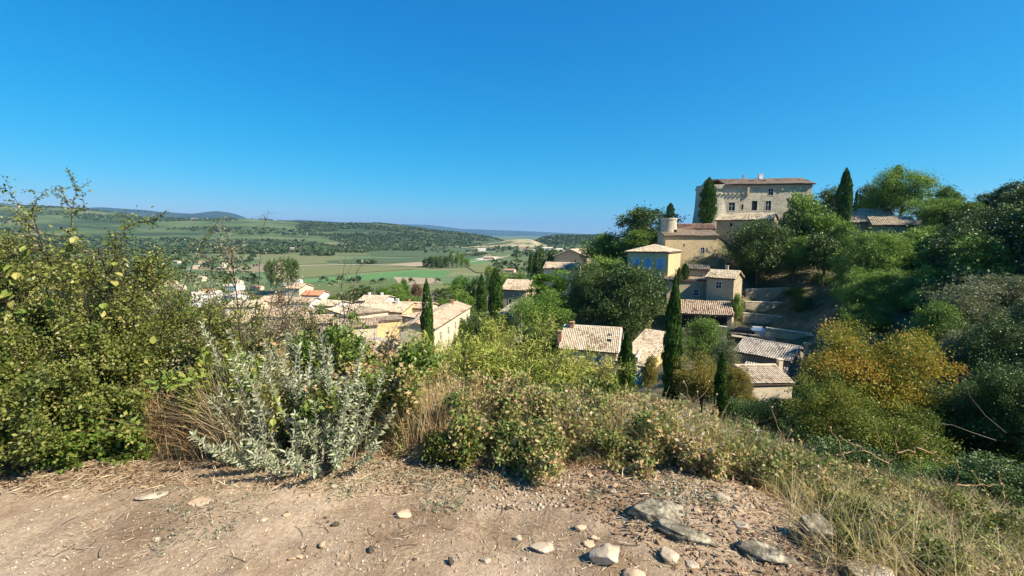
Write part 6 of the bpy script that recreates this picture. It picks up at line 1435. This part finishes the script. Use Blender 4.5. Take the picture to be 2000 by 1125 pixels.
stalk('pale branching dry stalk in front of the yellow bushes', [[(1352, 850, 4.3), (1350, 790, 4.3), (1335, 745, 4.3)], [(1350, 800, 4.3), (1375, 765, 4.3), (1385, 745, 4.3)], [(1350, 790, 4.3), (1330, 770, 4.3)]], 8)
for k, (a, b_) in enumerate((([(1945, 860), (1900, 845), (1860, 830), (1825, 826)], 'white dead branch inside the dark ravine tree'), ([(1965, 845), (1925, 812), (1895, 775), (1885, 745)], 'second white dead branch high in the dark ravine tree'))):
    P = np.array([W(x, y, 16) for x, y in a]); V, F = tubes([(P - P[0], np.linspace(.010, .003, 4))], 5); obj('dead_branch', mesh('dead_branch', V, F, plain('bleached wood', (.24, .21, .16), .8)), None, tuple(P[0]), None, b_, 'branch')
# bare sapling before the grey roofed house
shrub('sapling', 'thin leafless sapling in front of the grey roofed house', 'sapling', (8.3, 16.5), 1.0, 3.6, 1, 1, .05, .09, .5, 'thorn_dark', 'bark', seed=140, ntw=14, nsub=6, tw=.45, r0=.012, spray=.1)
# ------------------------------------------------------------------ labels of look-alikes: where each stands among its group
ORD = 'first second third fourth fifth sixth seventh eighth ninth tenth eleventh twelfth thirteenth fourteenth fifteenth sixteenth seventeenth eighteenth nineteenth twentieth'.split()
def seat(group, base, rows=1):
    m = [o for o in COL.objects if o.parent is None and o.get('group') == group]; q = []
    for o in m:
        cz = max([c.location.z * o.scale.z for c in o.children] + [0]); p = PX(o.location.x, o.location.y, o.location.z + cz); q.append((p[1], p[0], o))
    q.sort(key=lambda a: a[0]); n = len(q); per = math.ceil(n / rows)
    for r in range(rows):
        row = sorted(q[r * per:(r + 1) * per], key=lambda a: a[1])
        for i, (_, _, o) in enumerate(row):
            o['label'] = (f'{base}, {ORD[i]} from left' if rows == 1 else f'{base}, {ORD[r]} row down, {ORD[i]} from left')
seat('suburb houses on the plain behind the left thicket', 'pale suburb house behind the left thicket', 6)
seat('masts along the track on the plain', 'thin pale mast beside the straight track')
seat('dark grove amid the vineyards', 'tree of the dark grove amid the vineyards')
seat('upright trees at the left end of the fields', 'upright tree left of the green fields')
seat('shaded oak wood on the right hillside', 'dark oak of the shaded right hillside', 5)
seat('oaks added on the unseen right ridge for shade', 'dark oak added on the unseen shading ridge', 3)
seat('sunlit oak wood right of the castle', 'sunlit oak right of the castle', 5)
seat('oaks on the left flank of the castle hill', 'bushy oak on the left castle flank', 3)
seat('garden trees at the hill foot', 'garden tree at the left hill foot', 4)
seat('tree belt behind the village', 'tree between village roofs and fields', 4)
seat('garden trees of the suburb', 'garden tree between the suburb houses', 4)
seat('shrubs in the ravine', 'shaded shrub below the path in the ravine', 5)
seat('shrubs on the right side of the ravine', 'dark shrub right side of the ravine', 4)
seat('shrubs on the slope before the centre house', 'green shrub before the centre house', 5)
seat('shrubs on the slope before the village', 'shrub on the slope before the village', 4)
seat('shrubs low in the ravine at the right edge', 'dark shrub low in the right ravine', 3)
seat('bushes on the terraces', 'bush above the retaining walls', 2)
